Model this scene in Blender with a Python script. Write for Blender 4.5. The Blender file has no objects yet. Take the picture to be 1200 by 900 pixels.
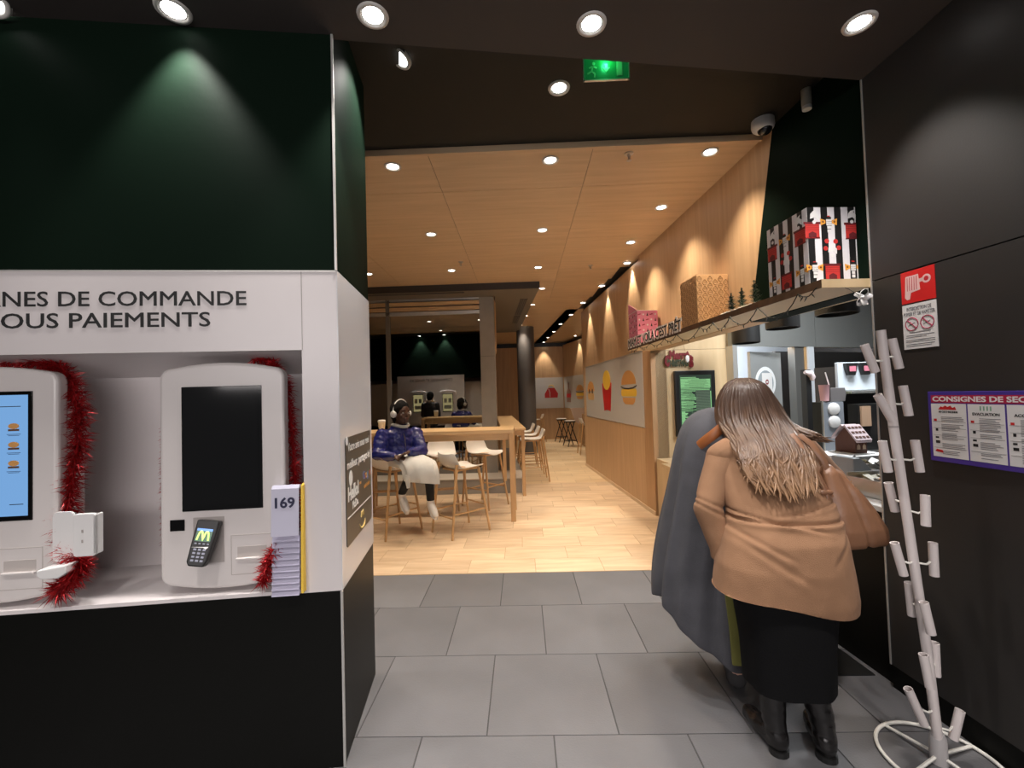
import bpy, bmesh, math, random
from mathutils import Vector, Matrix, noise
C = bpy.context.scene.collection
SC = bpy.context.scene
R = random.Random(7)
rad = math.radians

# ------------------------------------------------------------------ camera, world, exposure
cam_data = bpy.data.cameras.new('camera')
cam_data.sensor_width = 36.0
cam_data.lens = 15.09
cam_data.clip_start = 0.02
cam = bpy.data.objects.new('camera', cam_data)
C.objects.link(cam)
d = Vector((12.0, 13.0, 503.0)).normalized()          # world +Y seen from the camera (x right, y down, z forward)
up = d.cross(Vector((1, -0.029, 0))).normalized()
if up.y > 0: up = -up
xr = d.cross(-up).normalized()
if xr.x < 0: xr = -xr
rows = [(xr.x, d.x, up.x), (xr.y, d.y, up.y), (xr.z, d.z, up.z)]   # camera axes in the world
cx, cy, cz = Vector(rows[0]), -Vector(rows[1]), -Vector(rows[2])
cam.matrix_world = Matrix(((cx.x, cy.x, cz.x, 0), (cx.y, cy.y, cz.y, 0), (cx.z, cy.z, cz.z, 1.55), (0, 0, 0, 1)))
SC.camera = cam
W0 = bpy.data.worlds.new('world'); SC.world = W0; W0.use_nodes = True
W0.node_tree.nodes['Background'].inputs[0].default_value = (0.9, 0.92, 1.0, 1)
W0.node_tree.nodes['Background'].inputs[1].default_value = 0.06
SC.view_settings.view_transform = 'Standard'
SC.view_settings.look = 'None'
SC.view_settings.gamma = 1.0
SC.view_settings.exposure = 0.85
LOBBY_W, HALL_W, KITCHEN_W = 60.0, 53.0, 85.0
ml = bpy.data.lights.new('open side fill', 'AREA'); ml.shape = 'RECTANGLE'; ml.size = 5.5; ml.size_y = 1.0; ml.energy = 78; ml.color = (1.0, 0.93, 0.92)
mo_ = bpy.data.objects.new('open_side_fill', ml); C.objects.link(mo_); mo_.location = (-0.6, -3.6, 2.3); mo_.rotation_euler = (rad(90), 0, 0)   # added area light standing in for unseen light from the open side

# ------------------------------------------------------------------ materials
MATS = {}
def mat(name, col, rough=0.5, metal=0.0, bump=0.0, bscale=60.0, var=0.0, vscale=6.0, spec=0.5, emit=None, es=0.0,
        coat=0.0, sheen=0.0, stretch=None, objvar=0.0):
    if name in MATS: return MATS[name]
    m = bpy.data.materials.new(name); m.use_nodes = True
    nt = m.node_tree; N = nt.nodes; L = nt.links
    b = N['Principled BSDF']
    b.inputs['Base Color'].default_value = (*col, 1); b.inputs['Roughness'].default_value = rough
    b.inputs['Metallic'].default_value = metal; b.inputs['Specular IOR Level'].default_value = spec
    b.inputs['Coat Weight'].default_value = coat; b.inputs['Sheen Weight'].default_value = sheen
    if emit:
        b.inputs['Emission Color'].default_value = (*emit, 1); b.inputs['Emission Strength'].default_value = es
    tc = N.new('ShaderNodeTexCoord'); src = tc.outputs['Object']
    if stretch:
        mp = N.new('ShaderNodeMapping'); mp.inputs['Scale'].default_value = stretch
        L.new(src, mp.inputs['Vector']); src = mp.outputs['Vector']
    colsock = None
    if var > 0:
        nz = N.new('ShaderNodeTexNoise'); nz.inputs['Scale'].default_value = vscale; nz.inputs['Detail'].default_value = 5
        L.new(src, nz.inputs['Vector'])
        mr = N.new('ShaderNodeMapRange'); mr.inputs[1].default_value = 0.25; mr.inputs[2].default_value = 0.75
        mr.inputs[3].default_value = 1 - var; mr.inputs[4].default_value = 1 + var
        L.new(nz.outputs['Fac'], mr.inputs[0])
        mx = N.new('ShaderNodeMix'); mx.data_type = 'RGBA'; mx.blend_type = 'MULTIPLY'; mx.inputs[0].default_value = 1
        mx.inputs[6].default_value = (*col, 1); L.new(mr.outputs[0], mx.inputs[7]); colsock = mx.outputs[2]
    if objvar > 0:
        oi = N.new('ShaderNodeObjectInfo'); mr = N.new('ShaderNodeMapRange')
        mr.inputs[3].default_value = 1 - objvar; mr.inputs[4].default_value = 1 + objvar
        L.new(oi.outputs['Random'], mr.inputs[0])
        mx = N.new('ShaderNodeMix'); mx.data_type = 'RGBA'; mx.blend_type = 'MULTIPLY'; mx.inputs[0].default_value = 1
        if colsock: L.new(colsock, mx.inputs[6])
        else: mx.inputs[6].default_value = (*col, 1)
        L.new(mr.outputs[0], mx.inputs[7]); colsock = mx.outputs[2]
    if colsock: L.new(colsock, b.inputs['Base Color'])
    if bump > 0:
        n2 = N.new('ShaderNodeTexNoise'); n2.inputs['Scale'].default_value = bscale; n2.inputs['Detail'].default_value = 4
        L.new(src, n2.inputs['Vector'])
        bp = N.new('ShaderNodeBump'); bp.inputs['Strength'].default_value = bump; bp.inputs['Distance'].default_value = 0.01
        L.new(n2.outputs['Fac'], bp.inputs['Height']); L.new(bp.outputs[0], b.inputs['Normal'])
    MATS[name] = m
    return m

def wood(name, c1, c2, rough=0.45, scale=(1.2, 14, 14), ns=2.2, objvar=0.0):
    """grain runs along the axis with the small scale factor"""
    if name in MATS: return MATS[name]
    m = bpy.data.materials.new(name); m.use_nodes = True
    nt = m.node_tree; N = nt.nodes; L = nt.links; b = N['Principled BSDF']
    b.inputs['Roughness'].default_value = rough
    tc = N.new('ShaderNodeTexCoord'); mp = N.new('ShaderNodeMapping'); mp.inputs['Scale'].default_value = scale
    L.new(tc.outputs['Object'], mp.inputs['Vector'])
    vec = mp.outputs['Vector']
    if objvar > 0:
        oi = N.new('ShaderNodeObjectInfo'); ad = N.new('ShaderNodeVectorMath'); ad.operation = 'ADD'
        sc = N.new('ShaderNodeMath'); sc.operation = 'MULTIPLY'; sc.inputs[1].default_value = 40
        L.new(oi.outputs['Random'], sc.inputs[0]); L.new(vec, ad.inputs[0]); L.new(sc.outputs[0], ad.inputs[1]); vec = ad.outputs[0]
    nz = N.new('ShaderNodeTexNoise'); nz.inputs['Scale'].default_value = ns; nz.inputs['Detail'].default_value = 8
    nz.inputs['Distortion'].default_value = 0.6
    L.new(vec, nz.inputs['Vector'])
    cr = N.new('ShaderNodeValToRGB'); cr.color_ramp.elements[0].position = 0.3; cr.color_ramp.elements[1].position = 0.7
    cr.color_ramp.elements[0].color = (*c1, 1); cr.color_ramp.elements[1].color = (*c2, 1)
    L.new(nz.outputs['Fac'], cr.inputs[0]); col = cr.outputs[0]
    if objvar > 0:
        mr = N.new('ShaderNodeMapRange'); mr.inputs[3].default_value = 1 - objvar; mr.inputs[4].default_value = 1 + objvar
        L.new(oi.outputs['Random'], mr.inputs[0])
        mx = N.new('ShaderNodeMix'); mx.data_type = 'RGBA'; mx.blend_type = 'MULTIPLY'; mx.inputs[0].default_value = 1
        L.new(col, mx.inputs[6]); L.new(mr.outputs[0], mx.inputs[7]); col = mx.outputs[2]
    L.new(col, b.inputs['Base Color'])
    MATS[name] = m
    return m

M_green = mat('dark green paint', (0.0048, 0.0108, 0.0067), 0.5, spec=0.02, bump=0.05, bscale=25)
M_black = mat('black panel', (0.0040, 0.0041, 0.0034), 0.42, spec=0.14, bump=0.04, bscale=200)
M_rblack = mat('charcoal panel', (0.023, 0.021, 0.0195), 0.45, bump=0.05, bscale=150)
M_ceil = mat('dark brown ceiling', (0.040, 0.033, 0.030), 0.7, bump=0.05, bscale=80)
M_soffit = mat('black ceiling', (0.0105, 0.0102, 0.0088), 0.6, spec=0.3, bump=0.05, bscale=80)
M_white = mat('white laminate', (0.70, 0.655, 0.65), 0.32, var=0.03, vscale=3)
M_whiteg = mat('white gloss laminate', (0.68, 0.67, 0.68), 0.14)
M_kiosk = mat('pale kiosk plastic', (0.70, 0.655, 0.635), 0.3)
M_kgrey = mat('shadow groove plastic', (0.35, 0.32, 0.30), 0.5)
M_screen = mat('black glass screen', (0.006, 0.006, 0.006), 0.08)
M_metal = mat('brushed steel', (0.55, 0.54, 0.52), 0.3, metal=1.0)
M_alu = mat('pale aluminium', (0.62, 0.61, 0.58), 0.4, metal=0.7)
M_bronze = mat('bronze grey frame', (0.16, 0.145, 0.125), 0.5)
M_text = mat('black lettering', (0.01, 0.01, 0.01), 0.6)
M_wtext = mat('white lettering', (0.75, 0.74, 0.70), 0.6)
M_tile = mat('grey stone tile', (0.120, 0.119, 0.124), 0.47, bump=0.12, bscale=120, var=0.16, vscale=2.2, objvar=0.10)
M_grout = mat('dark grout', (0.05, 0.05, 0.05), 0.8)
M_wgrout = mat('tan grout', (0.42, 0.31, 0.19), 0.8)
M_plank = wood('wood look floor tile', (0.54, 0.38, 0.235), (0.71, 0.54, 0.365), 0.36, (1.0, 7, 7), 2.0, objvar=0.09)
M_oakv = wood('oak veneer upright', (0.40, 0.235, 0.115), (0.50, 0.305, 0.155), 0.5, (14, 14, 0.8))
M_oakw = wood('oak veneer wall', (0.47, 0.30, 0.16), (0.57, 0.375, 0.21), 0.5, (9, 9, 0.5), 2.0)
M_oakp = wood('pale ash veneer', (0.52, 0.38, 0.21), (0.62, 0.465, 0.275), 0.5, (5, 5, 0.7), 1.6)
M_oakc = wood('oak ceiling veneer', (0.56, 0.40, 0.25), (0.66, 0.48, 0.31), 0.42, (0.7, 9, 9), 2.0, objvar=0.05)
M_oakt = wood('oak table', (0.56, 0.36, 0.17), (0.68, 0.46, 0.24), 0.4, (1.0, 12, 12), 2.0)
M_oakl = wood('oak leg', (0.46, 0.27, 0.12), (0.58, 0.36, 0.17), 0.45, (12, 12, 1.0), 2.0)
M_shelff = wood('walnut shelf edge', (0.10, 0.055, 0.03), (0.15, 0.085, 0.05), 0.5, (10, 1, 10), 2.0)
M_seat = mat('white moulded shell', (0.74, 0.71, 0.66), 0.35)
M_concrete = mat('grey beige stone', (0.27, 0.245, 0.21), 0.6, var=0.08, vscale=5, bump=0.05)
M_column = mat('grey painted column', (0.105, 0.10, 0.10), 0.5, bump=0.06, bscale=60)
M_blackm = mat('black metal', (0.012, 0.012, 0.012), 0.4)
M_red = mat('red print', (0.55, 0.015, 0.015), 0.5)
M_yellow = mat('yellow print', (0.85, 0.55, 0.06), 0.5)
M_bun = mat('bun print', (0.66, 0.33, 0.10), 0.5)
M_paper = mat('white paper', (0.72, 0.71, 0.70), 0.55)
M_stand = mat('off white tube', (0.66, 0.60, 0.585), 0.45)
M_wire = mat('white wire', (0.78, 0.76, 0.70), 0.35)
M_grey = mat('grey kitchen steel', (0.30, 0.31, 0.30), 0.35, metal=0.4)
M_kdark = mat('dark kitchen wall', (0.02, 0.018, 0.018), 0.5)

# ------------------------------------------------------------------ mesh building
class MB:
    def __init__(s): s.v = []; s.f = []; s.mi = []; s.cur = 0
    def add(s, vs, fs):
        o = len(s.v); s.v += [tuple(v) for v in vs]; s.f += [tuple(i + o for i in f) for f in fs]; s.mi += [s.cur] * len(fs); return s
    def box(s, x0, x1, y0, y1, z0, z1, M=None):
        vs = [Vector(p) for p in ((x0,y0,z0),(x1,y0,z0),(x1,y1,z0),(x0,y1,z0),(x0,y0,z1),(x1,y0,z1),(x1,y1,z1),(x0,y1,z1))]
        if M: vs = [M @ v for v in vs]
        return s.add(vs, [(0,3,2,1),(4,5,6,7),(0,1,5,4),(1,2,6,5),(2,3,7,6),(3,0,4,7)])
    def prism(s, poly, c0, c1, ax='y', M=None):
        def mk(a, b, c): return Vector((a, c, b)) if ax == 'y' else (Vector((c, a, b)) if ax == 'x' else Vector((a, b, c)))
        n = len(poly); vs = [mk(a, b, c0) for a, b in poly] + [mk(a, b, c1) for a, b in poly]
        if M: vs = [M @ v for v in vs]
        return s.add(vs, [tuple(range(n))[::-1], tuple(range(n, 2*n))] + [(i, (i+1) % n, n + (i+1) % n, n + i) for i in range(n)])
    def tube(s, pts, r, n=8, closed=False, caps=True, flat=None):
        pts = [Vector(p) for p in pts]; k = len(pts)
        rs = r if isinstance(r, (list, tuple)) else [r] * k
        ref = None; vs = []
        for i, p in enumerate(pts):
            a = pts[i-1] if (i > 0 or closed) else p; b = pts[(i+1) % k] if (i < k-1 or closed) else p
            t = (b - a).normalized() if (b - a).length > 1e-9 else Vector((0,0,1))
            if ref is None:
                ref = t.orthogonal().normalized() if flat is None else (Vector(flat) - t * t.dot(Vector(flat))).normalized()
            elif flat is not None: ref = (Vector(flat) - t * t.dot(Vector(flat))).normalized()
            else: ref = (ref - t * t.dot(ref)).normalized()
            bi = t.cross(ref); rr = rs[i]
            ra, rb = rr if isinstance(rr, tuple) else (rr, rr)
            for j in range(n):
                an = 2 * math.pi * j / n
                vs.append(p + ref * (math.cos(an) * ra) + bi * (math.sin(an) * rb))
        fs = []
        for i in range(k if closed else k - 1):
            i2 = (i + 1) % k
            for j in range(n): fs.append((i*n+j, i*n+(j+1) % n, i2*n+(j+1) % n, i2*n+j))
        if caps and not closed: fs += [tuple(range(n))[::-1], tuple(range((k-1)*n, k*n))]
        return s.add(vs, fs)
    def lathe(s, prof, n=20, c=(0,0,0), M=None, cap=True):
        vs = []; c = Vector(c)
        for r, z in prof:
            for j in range(n):
                a = 2 * math.pi * j / n
                v = Vector((r * math.cos(a), r * math.sin(a), z))
                if M: v = M @ v
                vs.append(v + c)
        fs = []
        for i in range(len(prof) - 1):
            for j in range(n): fs.append((i*n+j, i*n+(j+1) % n, (i+1)*n+(j+1) % n, (i+1)*n+j))
        if cap: fs += [tuple(range(n))[::-1], tuple(range((len(prof)-1)*n, len(prof)*n))]
        return s.add(vs, fs)
    def ell(s, c, r, n=16, M=None):
        prof = [(max(1e-4, math.sin(math.pi*i/(n//2+2))), -math.cos(math.pi*i/(n//2+2))) for i in range(n//2+3)]
        Ms = Matrix.Diagonal(Vector(r)); Mx = (M.to_3x3() @ Ms) if M else Ms
        return s.lathe(prof, n, c, Mx)
    def cap(s, p0, p1, r0, r1=None, n=12):
        """tapered capsule"""
        r1 = r0 if r1 is None else r1
        p0 = Vector(p0); p1 = Vector(p1); t = (p1 - p0).normalized(); pts = []; rs = []
        for i in range(5):
            a = math.pi/2 * (i/4); pts.append(p0 - t * r0 * math.cos(a)); rs.append(max(1e-3, r0 * math.sin(a)))
        for i in range(5):
            a = math.pi/2 * (i/4); pts.append(p1 + t * r1 * math.sin(a)); rs.append(max(1e-3, r1 * math.cos(a)))
        return s.tube(pts, rs, n)
    def loft(s, rings, closed_ends=True):
        n = len(rings[0]); vs = [p for r in rings for p in r]; fs = []
        for i in range(len(rings)-1):
            for j in range(n): fs.append((i*n+j, i*n+(j+1) % n, (i+1)*n+(j+1) % n, (i+1)*n+j))
        if closed_ends: fs += [tuple(range(n))[::-1], tuple(range((len(rings)-1)*n, len(rings)*n))]
        return s.add(vs, fs)
    def mesh(s, name, mats):
        me = bpy.data.meshes.new(name); me.from_pydata(s.v, [], s.f)
        for m in (mats if isinstance(mats, (list, tuple)) else [mats]): me.materials.append(m)
        if any(s.mi): me.polygons.foreach_set('material_index', s.mi)
        bm = bmesh.new(); bm.from_mesh(me); bmesh.ops.recalc_face_normals(bm, faces=bm.faces); bm.to_mesh(me); bm.free()
        return me
    def build(s, name, mats, parent=None, loc=(0,0,0), rz=0.0, smooth=None, bevel=0.0, seg=2):
        me = s.mesh(name, mats)
        if smooth is not None:
            me.shade_smooth(); me.set_sharp_from_angle(angle=rad(smooth))
        o = bpy.data.objects.new(name, me); C.objects.link(o)
        o.parent = parent; o.location = loc; o.rotation_euler = (0, 0, rz)
        if bevel > 0:
            b = o.modifiers.new('bevel', 'BEVEL'); b.width = bevel; b.segments = seg; b.limit_method = 'ANGLE'
        return o

def rrect(x0, x1, z0, z1, r, n=5):
    out = []
    for cx_, cz_, a0 in ((x1-r, z1-r, 0), (x0+r, z1-r, 90), (x0+r, z0+r, 180), (x1-r, z0+r, 270)):
        for i in range(n+1):
            a = rad(a0 + 90*i/n); out.append((cx_ + r*math.cos(a), cz_ + r*math.sin(a)))
    return out
def circ(cx_, cz_, r, n=20, rb=None): return [(cx_ + r*math.cos(2*math.pi*i/n), cz_ + (rb or r)*math.sin(2*math.pi*i/n)) for i in range(n)]

class Frame:
    def __init__(s, o, rz): s.o = Vector(o); s.rz = rz
    def p(s, x, y, z=0.0):
        c, sn = math.cos(s.rz), math.sin(s.rz)
        return Vector((s.o.x + c*x - sn*y, s.o.y + sn*x + c*y, s.o.z + z))
ID = Frame((0,0,0), 0)
TK, TW = rad(7.35), rad(4.35)
FK = Frame((-0.797, 1.842, 0), TK)                      # kiosk block front: x right, y into the block
FS = Frame((-0.797, 1.842, 0), TK + math.pi/2)          # its side: x runs back, y into the block
FB = Frame((-0.797 - 0.612*math.sin(TK), 1.842 + 0.612*math.cos(TK), 0), TK + math.pi)   # its rear face
FR = Frame((1.622, 5.424, 0), TW - math.pi/2)           # right wall: x towards the camera, y into the wall
FE = Frame((1.622, 5.424, 0), TW)                       # end wall of the counter niche, facing the camera
FN = Frame((2.63, 5.42, 0), rad(21))                    # kitchen back wall

def tag(o, label, cat, group=None):
    o['label'] = label; o['category'] = cat
    if group: o['group'] = group
    return o
def thing(name, label, cat, loc=(0,0,0), rz=0.0, group=None):
    o = bpy.data.objects.new(name, None); C.objects.link(o); o.empty_display_size = 0.05
    o.location = loc; o.rotation_euler = (0, 0, rz)
    return tag(o, label, cat, group)
def fthing(F, name, label, cat, x, y, z=0.0, group=None, rz=0.0): return thing(name, label, cat, F.p(x, y, z), F.rz + rz, group)
def struct(name, loc=(0,0,0), rz=0.0):
    o = bpy.data.objects.new(name, None); C.objects.link(o); o.location = loc; o.rotation_euler = (0,0,rz); o['kind'] = 'structure'; o.empty_display_size = 0.05
    return o
def sfin(o): o['kind'] = 'structure'; return o
def copy_tree(o, parent=None):
    c = o.copy(); C.objects.link(c); c.parent = parent
    for ch in list(o.children): copy_tree(ch, c)
    return c

DG = None
def bake(o):
    """evaluate modifiers / curves to a plain mesh"""
    dg = bpy.context.evaluated_depsgraph_get(); dg.update()
    return bpy.data.meshes.new_from_object(o.evaluated_get(dg))
TXC = {}
def text(s, capz, parent, loc, m, width=None, bold=0.0, align='CENTER', name='lettering', depth=0.0008, shear=0.0, rx=90, rz=0, spacing=1.0):
    """flat lettering in the parent's local xz plane, facing local -y; capz is the cap height"""
    cu = bpy.data.curves.new(name, 'FONT'); cu.body = s; cu.align_x = 'LEFT'; cu.extrude = 0.0; cu.shear = shear
    cu.resolution_u = 3; cu.space_character = spacing
    t = bpy.data.objects.new(name, cu); C.objects.link(t); me = bake(t); bpy.data.objects.remove(t)
    if bold > 0:                                        # thicken the strokes by moving the outline outwards
        bm = bmesh.new(); bm.from_mesh(me); bmesh.ops.remove_doubles(bm, verts=bm.verts, dist=1e-6); acc = {}
        for e in bm.edges:
            if len(e.link_faces) != 1: continue
            a, b = e.verts; fc = e.link_faces[0].calc_center_median(); dv = (b.co - a.co); n = Vector((dv.y, -dv.x, 0))
            if n.length < 1e-9: continue
            n.normalize()
            if n.dot(fc - a.co) > 0: n = -n
            for v in (a, b): acc.setdefault(v, []).append(n)
        for v, ns in acc.items():
            sm = sum(ns, Vector()); k = sm.length_squared
            if k > 1e-6: v.co += sm * (bold * min(len(ns)/k, 2.0))
        bm.to_mesh(me); bm.free()
    xs = [v.co.x for v in me.vertices]; x0, x1 = min(xs), max(xs)
    sc = capz / 0.69; sx = sc if width is None else width / (x1 - x0)
    off = {'LEFT': x0, 'CENTER': (x0+x1)/2, 'RIGHT': x1}[align]
    for v in me.vertices: v.co = Vector(((v.co.x - off) * sx, 0, v.co.y * sc))
    bm = bmesh.new(); bm.from_mesh(me)
    bmesh.ops.recalc_face_normals(bm, faces=bm.faces)
    g = bmesh.ops.extrude_face_region(bm, geom=bm.faces[:])
    for v in [e for e in g['geom'] if isinstance(e, bmesh.types.BMVert)]: v.co.y -= max(depth, 0.0006)
    bmesh.ops.recalc_face_normals(bm, faces=bm.faces)
    bm.to_mesh(me); bm.free(); me.shade_flat()
    me.name = name; me.materials.clear(); me.materials.append(m)
    o = bpy.data.objects.new(name, me); C.objects.link(o); o.parent = parent; o.location = loc; o.rotation_euler = (rad(rx-90), 0, rz)
    return o
def plate(parent, name, poly, m, y=0.0, th=0.001):
    """flat printed shape on a panel: front face at local y"""
    return MB().prism(poly, y, y + th).build(name, m, parent)
def lines(parent, rects, m, y, name='print_lines', th=0.0006):
    b = MB()
    for x0, x1, z0, z1 in rects: b.box(x0, x1, y - th, y, z0, z1)
    return b.build(name, m, parent)

# ================================================================== SETTING
# ---- lobby floor: 60 cm stone tiles, half bond
fl = struct('floor', (0, 0, 0))
MB().box(-5.2, 2.4, -3.2, 3.795, -0.08, -0.004).build('screed', M_grout, fl)
rowsY = [3.789, 3.207, 2.607, 1.997, 1.397, 0.797, 0.197, -0.403, -1.003]
tm = MB().box(-0.2975, 0.2975, -0.2975, 0.2975, -0.012, 0.0).mesh('tile', M_tile)
for i in range(7):
    y1, y0 = rowsY[i], rowsY[i+1]
    off = 0.0 if i % 2 == 0 else 0.306
    for k in range(-5, 4):
        xa = -0.208 + off + 0.602 * k
        if xa > 1.95 or xa + 0.6 < -3.0: continue
        o = bpy.data.objects.new('tile', tm); C.objects.link(o); o.parent = fl
        o.location = (xa + 0.301, (y0 + y1)/2, R.uniform(-0.0008, 0.0)); o.scale = (1, (y1 - y0 - 0.004)/0.595, 1)
# ---- dining floor: 60 x 30 wood look tiles, then the same bond as a material
fw = struct('floor', (0, 0, 0))
MB().box(-5.2, 7.5, 3.797, 7.62, -0.08, -0.003).build('screed', M_wgrout, fw)
pm = MB().box(-0.2985, 0.2985, -0.1485, 0.1485, -0.012, 0.0).mesh('wood_tile', M_plank)
y = 3.80
for i in range(12):
    yc = y + 0.152 + 0.3175 * 0
    h = 0.312
    offs = [-1.131, -1.42, -1.25, -1.02, -1.36, -1.18][i % 6]
    for k in range(-3, 6):
        xa = offs + 0.6025 * k
        o = bpy.data.objects.new('wood_tile', pm); C.objects.link(o); o.parent = fw
        o.location = (xa + 0.301, y + h/2, R.uniform(-0.0006, 0.0)); o.scale = (1, (h - 0.003)/0.297, 1)
    y += h
YF = y
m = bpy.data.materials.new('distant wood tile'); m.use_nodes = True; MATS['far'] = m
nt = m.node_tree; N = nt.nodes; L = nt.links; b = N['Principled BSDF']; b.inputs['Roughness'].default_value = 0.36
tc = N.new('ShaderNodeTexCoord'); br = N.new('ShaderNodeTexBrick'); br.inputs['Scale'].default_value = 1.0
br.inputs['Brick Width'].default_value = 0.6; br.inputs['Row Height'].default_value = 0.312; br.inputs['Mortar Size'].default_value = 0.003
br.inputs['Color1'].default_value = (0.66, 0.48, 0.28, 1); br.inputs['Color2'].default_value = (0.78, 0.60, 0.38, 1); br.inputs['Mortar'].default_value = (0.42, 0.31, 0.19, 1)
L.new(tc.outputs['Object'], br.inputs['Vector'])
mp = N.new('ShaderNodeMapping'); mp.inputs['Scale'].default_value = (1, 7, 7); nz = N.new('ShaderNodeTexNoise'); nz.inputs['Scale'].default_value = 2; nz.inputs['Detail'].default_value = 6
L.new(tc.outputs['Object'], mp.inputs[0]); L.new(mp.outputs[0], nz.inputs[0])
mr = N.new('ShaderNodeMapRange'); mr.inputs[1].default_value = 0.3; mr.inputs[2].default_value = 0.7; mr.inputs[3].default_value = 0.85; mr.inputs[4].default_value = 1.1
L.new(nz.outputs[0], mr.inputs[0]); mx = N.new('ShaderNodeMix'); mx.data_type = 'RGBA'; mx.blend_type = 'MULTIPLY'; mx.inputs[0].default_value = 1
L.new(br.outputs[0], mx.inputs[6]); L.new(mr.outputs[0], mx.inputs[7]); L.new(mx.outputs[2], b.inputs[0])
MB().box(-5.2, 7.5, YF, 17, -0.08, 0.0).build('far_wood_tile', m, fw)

# ---- ceilings
ceil = struct('ceiling')
MB().prism([(-5.2, -3.2), (2.0, -3.2), (1.862, 2.285), (-0.797, 1.868), (-2.3, 1.67), (-5.2, 1.3)], 3.17, 3.60, 'z').build('lobby_ceiling', M_ceil, ceil)
ce2 = struct('ceiling')
MB().prism([(-5.2, 1.2), (-0.78, 1.80), (1.90, 2.2), (2.4, 3.11), (-5.2, 3.11)], 3.38, 3.60, 'z').build('black_soffit', M_soffit, ce2)
MB().box(-5.2, 1.78, 3.085, 3.11, 3.335, 3.42).build('edge_trim', M_oakc, ce2)
ce3 = struct('ceiling')
MB().box(-5.2, 2.4, 3.12, 17, 3.366, 3.60).build('ceiling_core', M_blackm, ce3)
ys = [3.112 + 0.618*i for i in range(9)]
for i in range(8):
    for k in range(-3, 2):
        x0 = -0.65 + 1.232*k; x1 = x0 + 1.228
        wr = 1.622 - math.tan(TW) * (ys[i] + 0.3 - 5.424)
        if x1 > wr - 0.05: x1 = wr + 0.06
        if i >= 5 and k == 1: x1 = wr - 0.07
        MB().box(x0, x1, ys[i], ys[i+1] - 0.003, 3.36 + R.uniform(0, 0.0012), 3.372).build('ceiling_panel', M_oakc, ce3)
MB().prism([(-5.2, ys[8]), (1.40-0.07, ys[8]), (0.70, 17), (-5.2, 17)], 3.36, 3.375, 'z').build('far_ceiling_panel', M_oakc, ce3)
MB().prism([(1.0, 9.2), (2.6, 9.2), (2.6, 17), (0.3, 17)], 3.36, 3.375, 'z').build('far_ceiling_panel', M_oakc, ce3)

# ---- kiosk block (left)
kb = struct('wall_left', FK.p(0, 0), TK)
LEFT = -4.2; DEP = 0.612
MB().box(LEFT, 0, 0, DEP, 2.117, 3.42).build('upper_panel', M_green, kb)
MB().box(LEFT, 0, 0, DEP, 0.0, 0.737).build('lower_panel', M_black, kb)
b = MB()
b.box(LEFT, 0, 0.0, 0.02, 1.772, 2.117)                                  # fascia above the recess
b.box(-0.148, 0, 0.0, 0.30, 0.737, 1.772)                                # right cheek
b.box(LEFT, -0.148, 0.36, 0.38, 0.737, 2.0)                              # recess back
b.prism([(0.02, 1.772), (0.36, 1.69), (0.36, 1.71), (0.02, 2.1)], LEFT, -0.148, 'x')
b.prism([(0.0, 0.737), (0.0, 0.752), (0.36, 0.775), (0.36, 0.737)], LEFT, -0.148, 'x')
b.build('white_surround', M_white, kb)
MB().box(-0.0, 0.004, 0.002, DEP, 0.737, 2.117).build('side_panel', M_whiteg, kb)
MB().box(-0.30, 0, 0.38, 0.40, 0.737, 2.117).build('core', M_black, kb)
MB().box(-0.004, 0.005, -0.005, 0.004, 0.0, 0.735).build('corner_trim', M_alu, kb)
MB().box(-0.004, 0.005, -0.005, 0.004, 2.119, 3.35).build('corner_trim', M_alu, kb)
MB().box(LEFT, 0, -0.0015, 0, 2.112, 2.1175).build('joint_strip', M_alu, kb)
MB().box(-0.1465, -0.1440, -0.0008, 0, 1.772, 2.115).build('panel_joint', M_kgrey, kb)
text('BORNES DE COMMANDE', 0.060, kb, (-0.935, -0.0006, 1.968), M_text, width=1.13, bold=0.010)
text('TOUS PAIEMENTS', 0.060, kb, (-0.945, -0.0006, 1.879), M_text, width=0.86, bold=0.010)
# rear face of the block, seen only as a reflection in the glass
b = MB(); b.box(-2.85, -0.80, DEP, DEP+0.03, 0.737, 2.2); b.build('rear_white_panel', M_white, kb)
o = text("COMMANDEZ ET PAYEZ ICI", 0.075, kb, (-1.8, DEP+0.0306, 2.03), M_text, width=1.3, rz=math.pi)

# ---- right wall
rw = struct('wall_right', FR.p(0, 0), FR.rz)
b = MB(); b.box(3.155, 8.5, -0.014, 0.20, 0.12, 2.088); b.build('lower_panel', M_rblack, rw)
b = MB(); b.box(3.155, 8.5, -0.014, 0.20, 2.094, 3.42); b.build('upper_panel', M_rblack, rw)
MB().box(3.147, 8.5, -0.004, 0.20, 0.0, 0.118).build('baseboard', M_black, rw)
MB().box(3.148, 3.156, -0.018, 0.02, 0.12, 3.20).build('corner_trim', M_alu, rw)
MB().box(3.147, 3.16, 0.0, 1.6, 0.0, 3.4).build('niche_cheek', M_rblack, rw)
# upper wall over the counter: dark green towards the lobby, oak towards the dining room
wu = struct('wall_side', FR.p(0, 0), FR.rz)
MB().prism([(2.44, 3.42), (2.09, 2.06), (3.155, 2.06), (3.155, 3.42)], 0.0, 0.15).build('green_panel', M_green, wu)
MB().prism([(-0.30, 3.40), (-0.30, 2.06), (2.088, 2.06), (2.438, 3.42), (2.3, 3.42)], 0.0, 0.15).build('oak_panel', M_oakw, wu)
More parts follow.
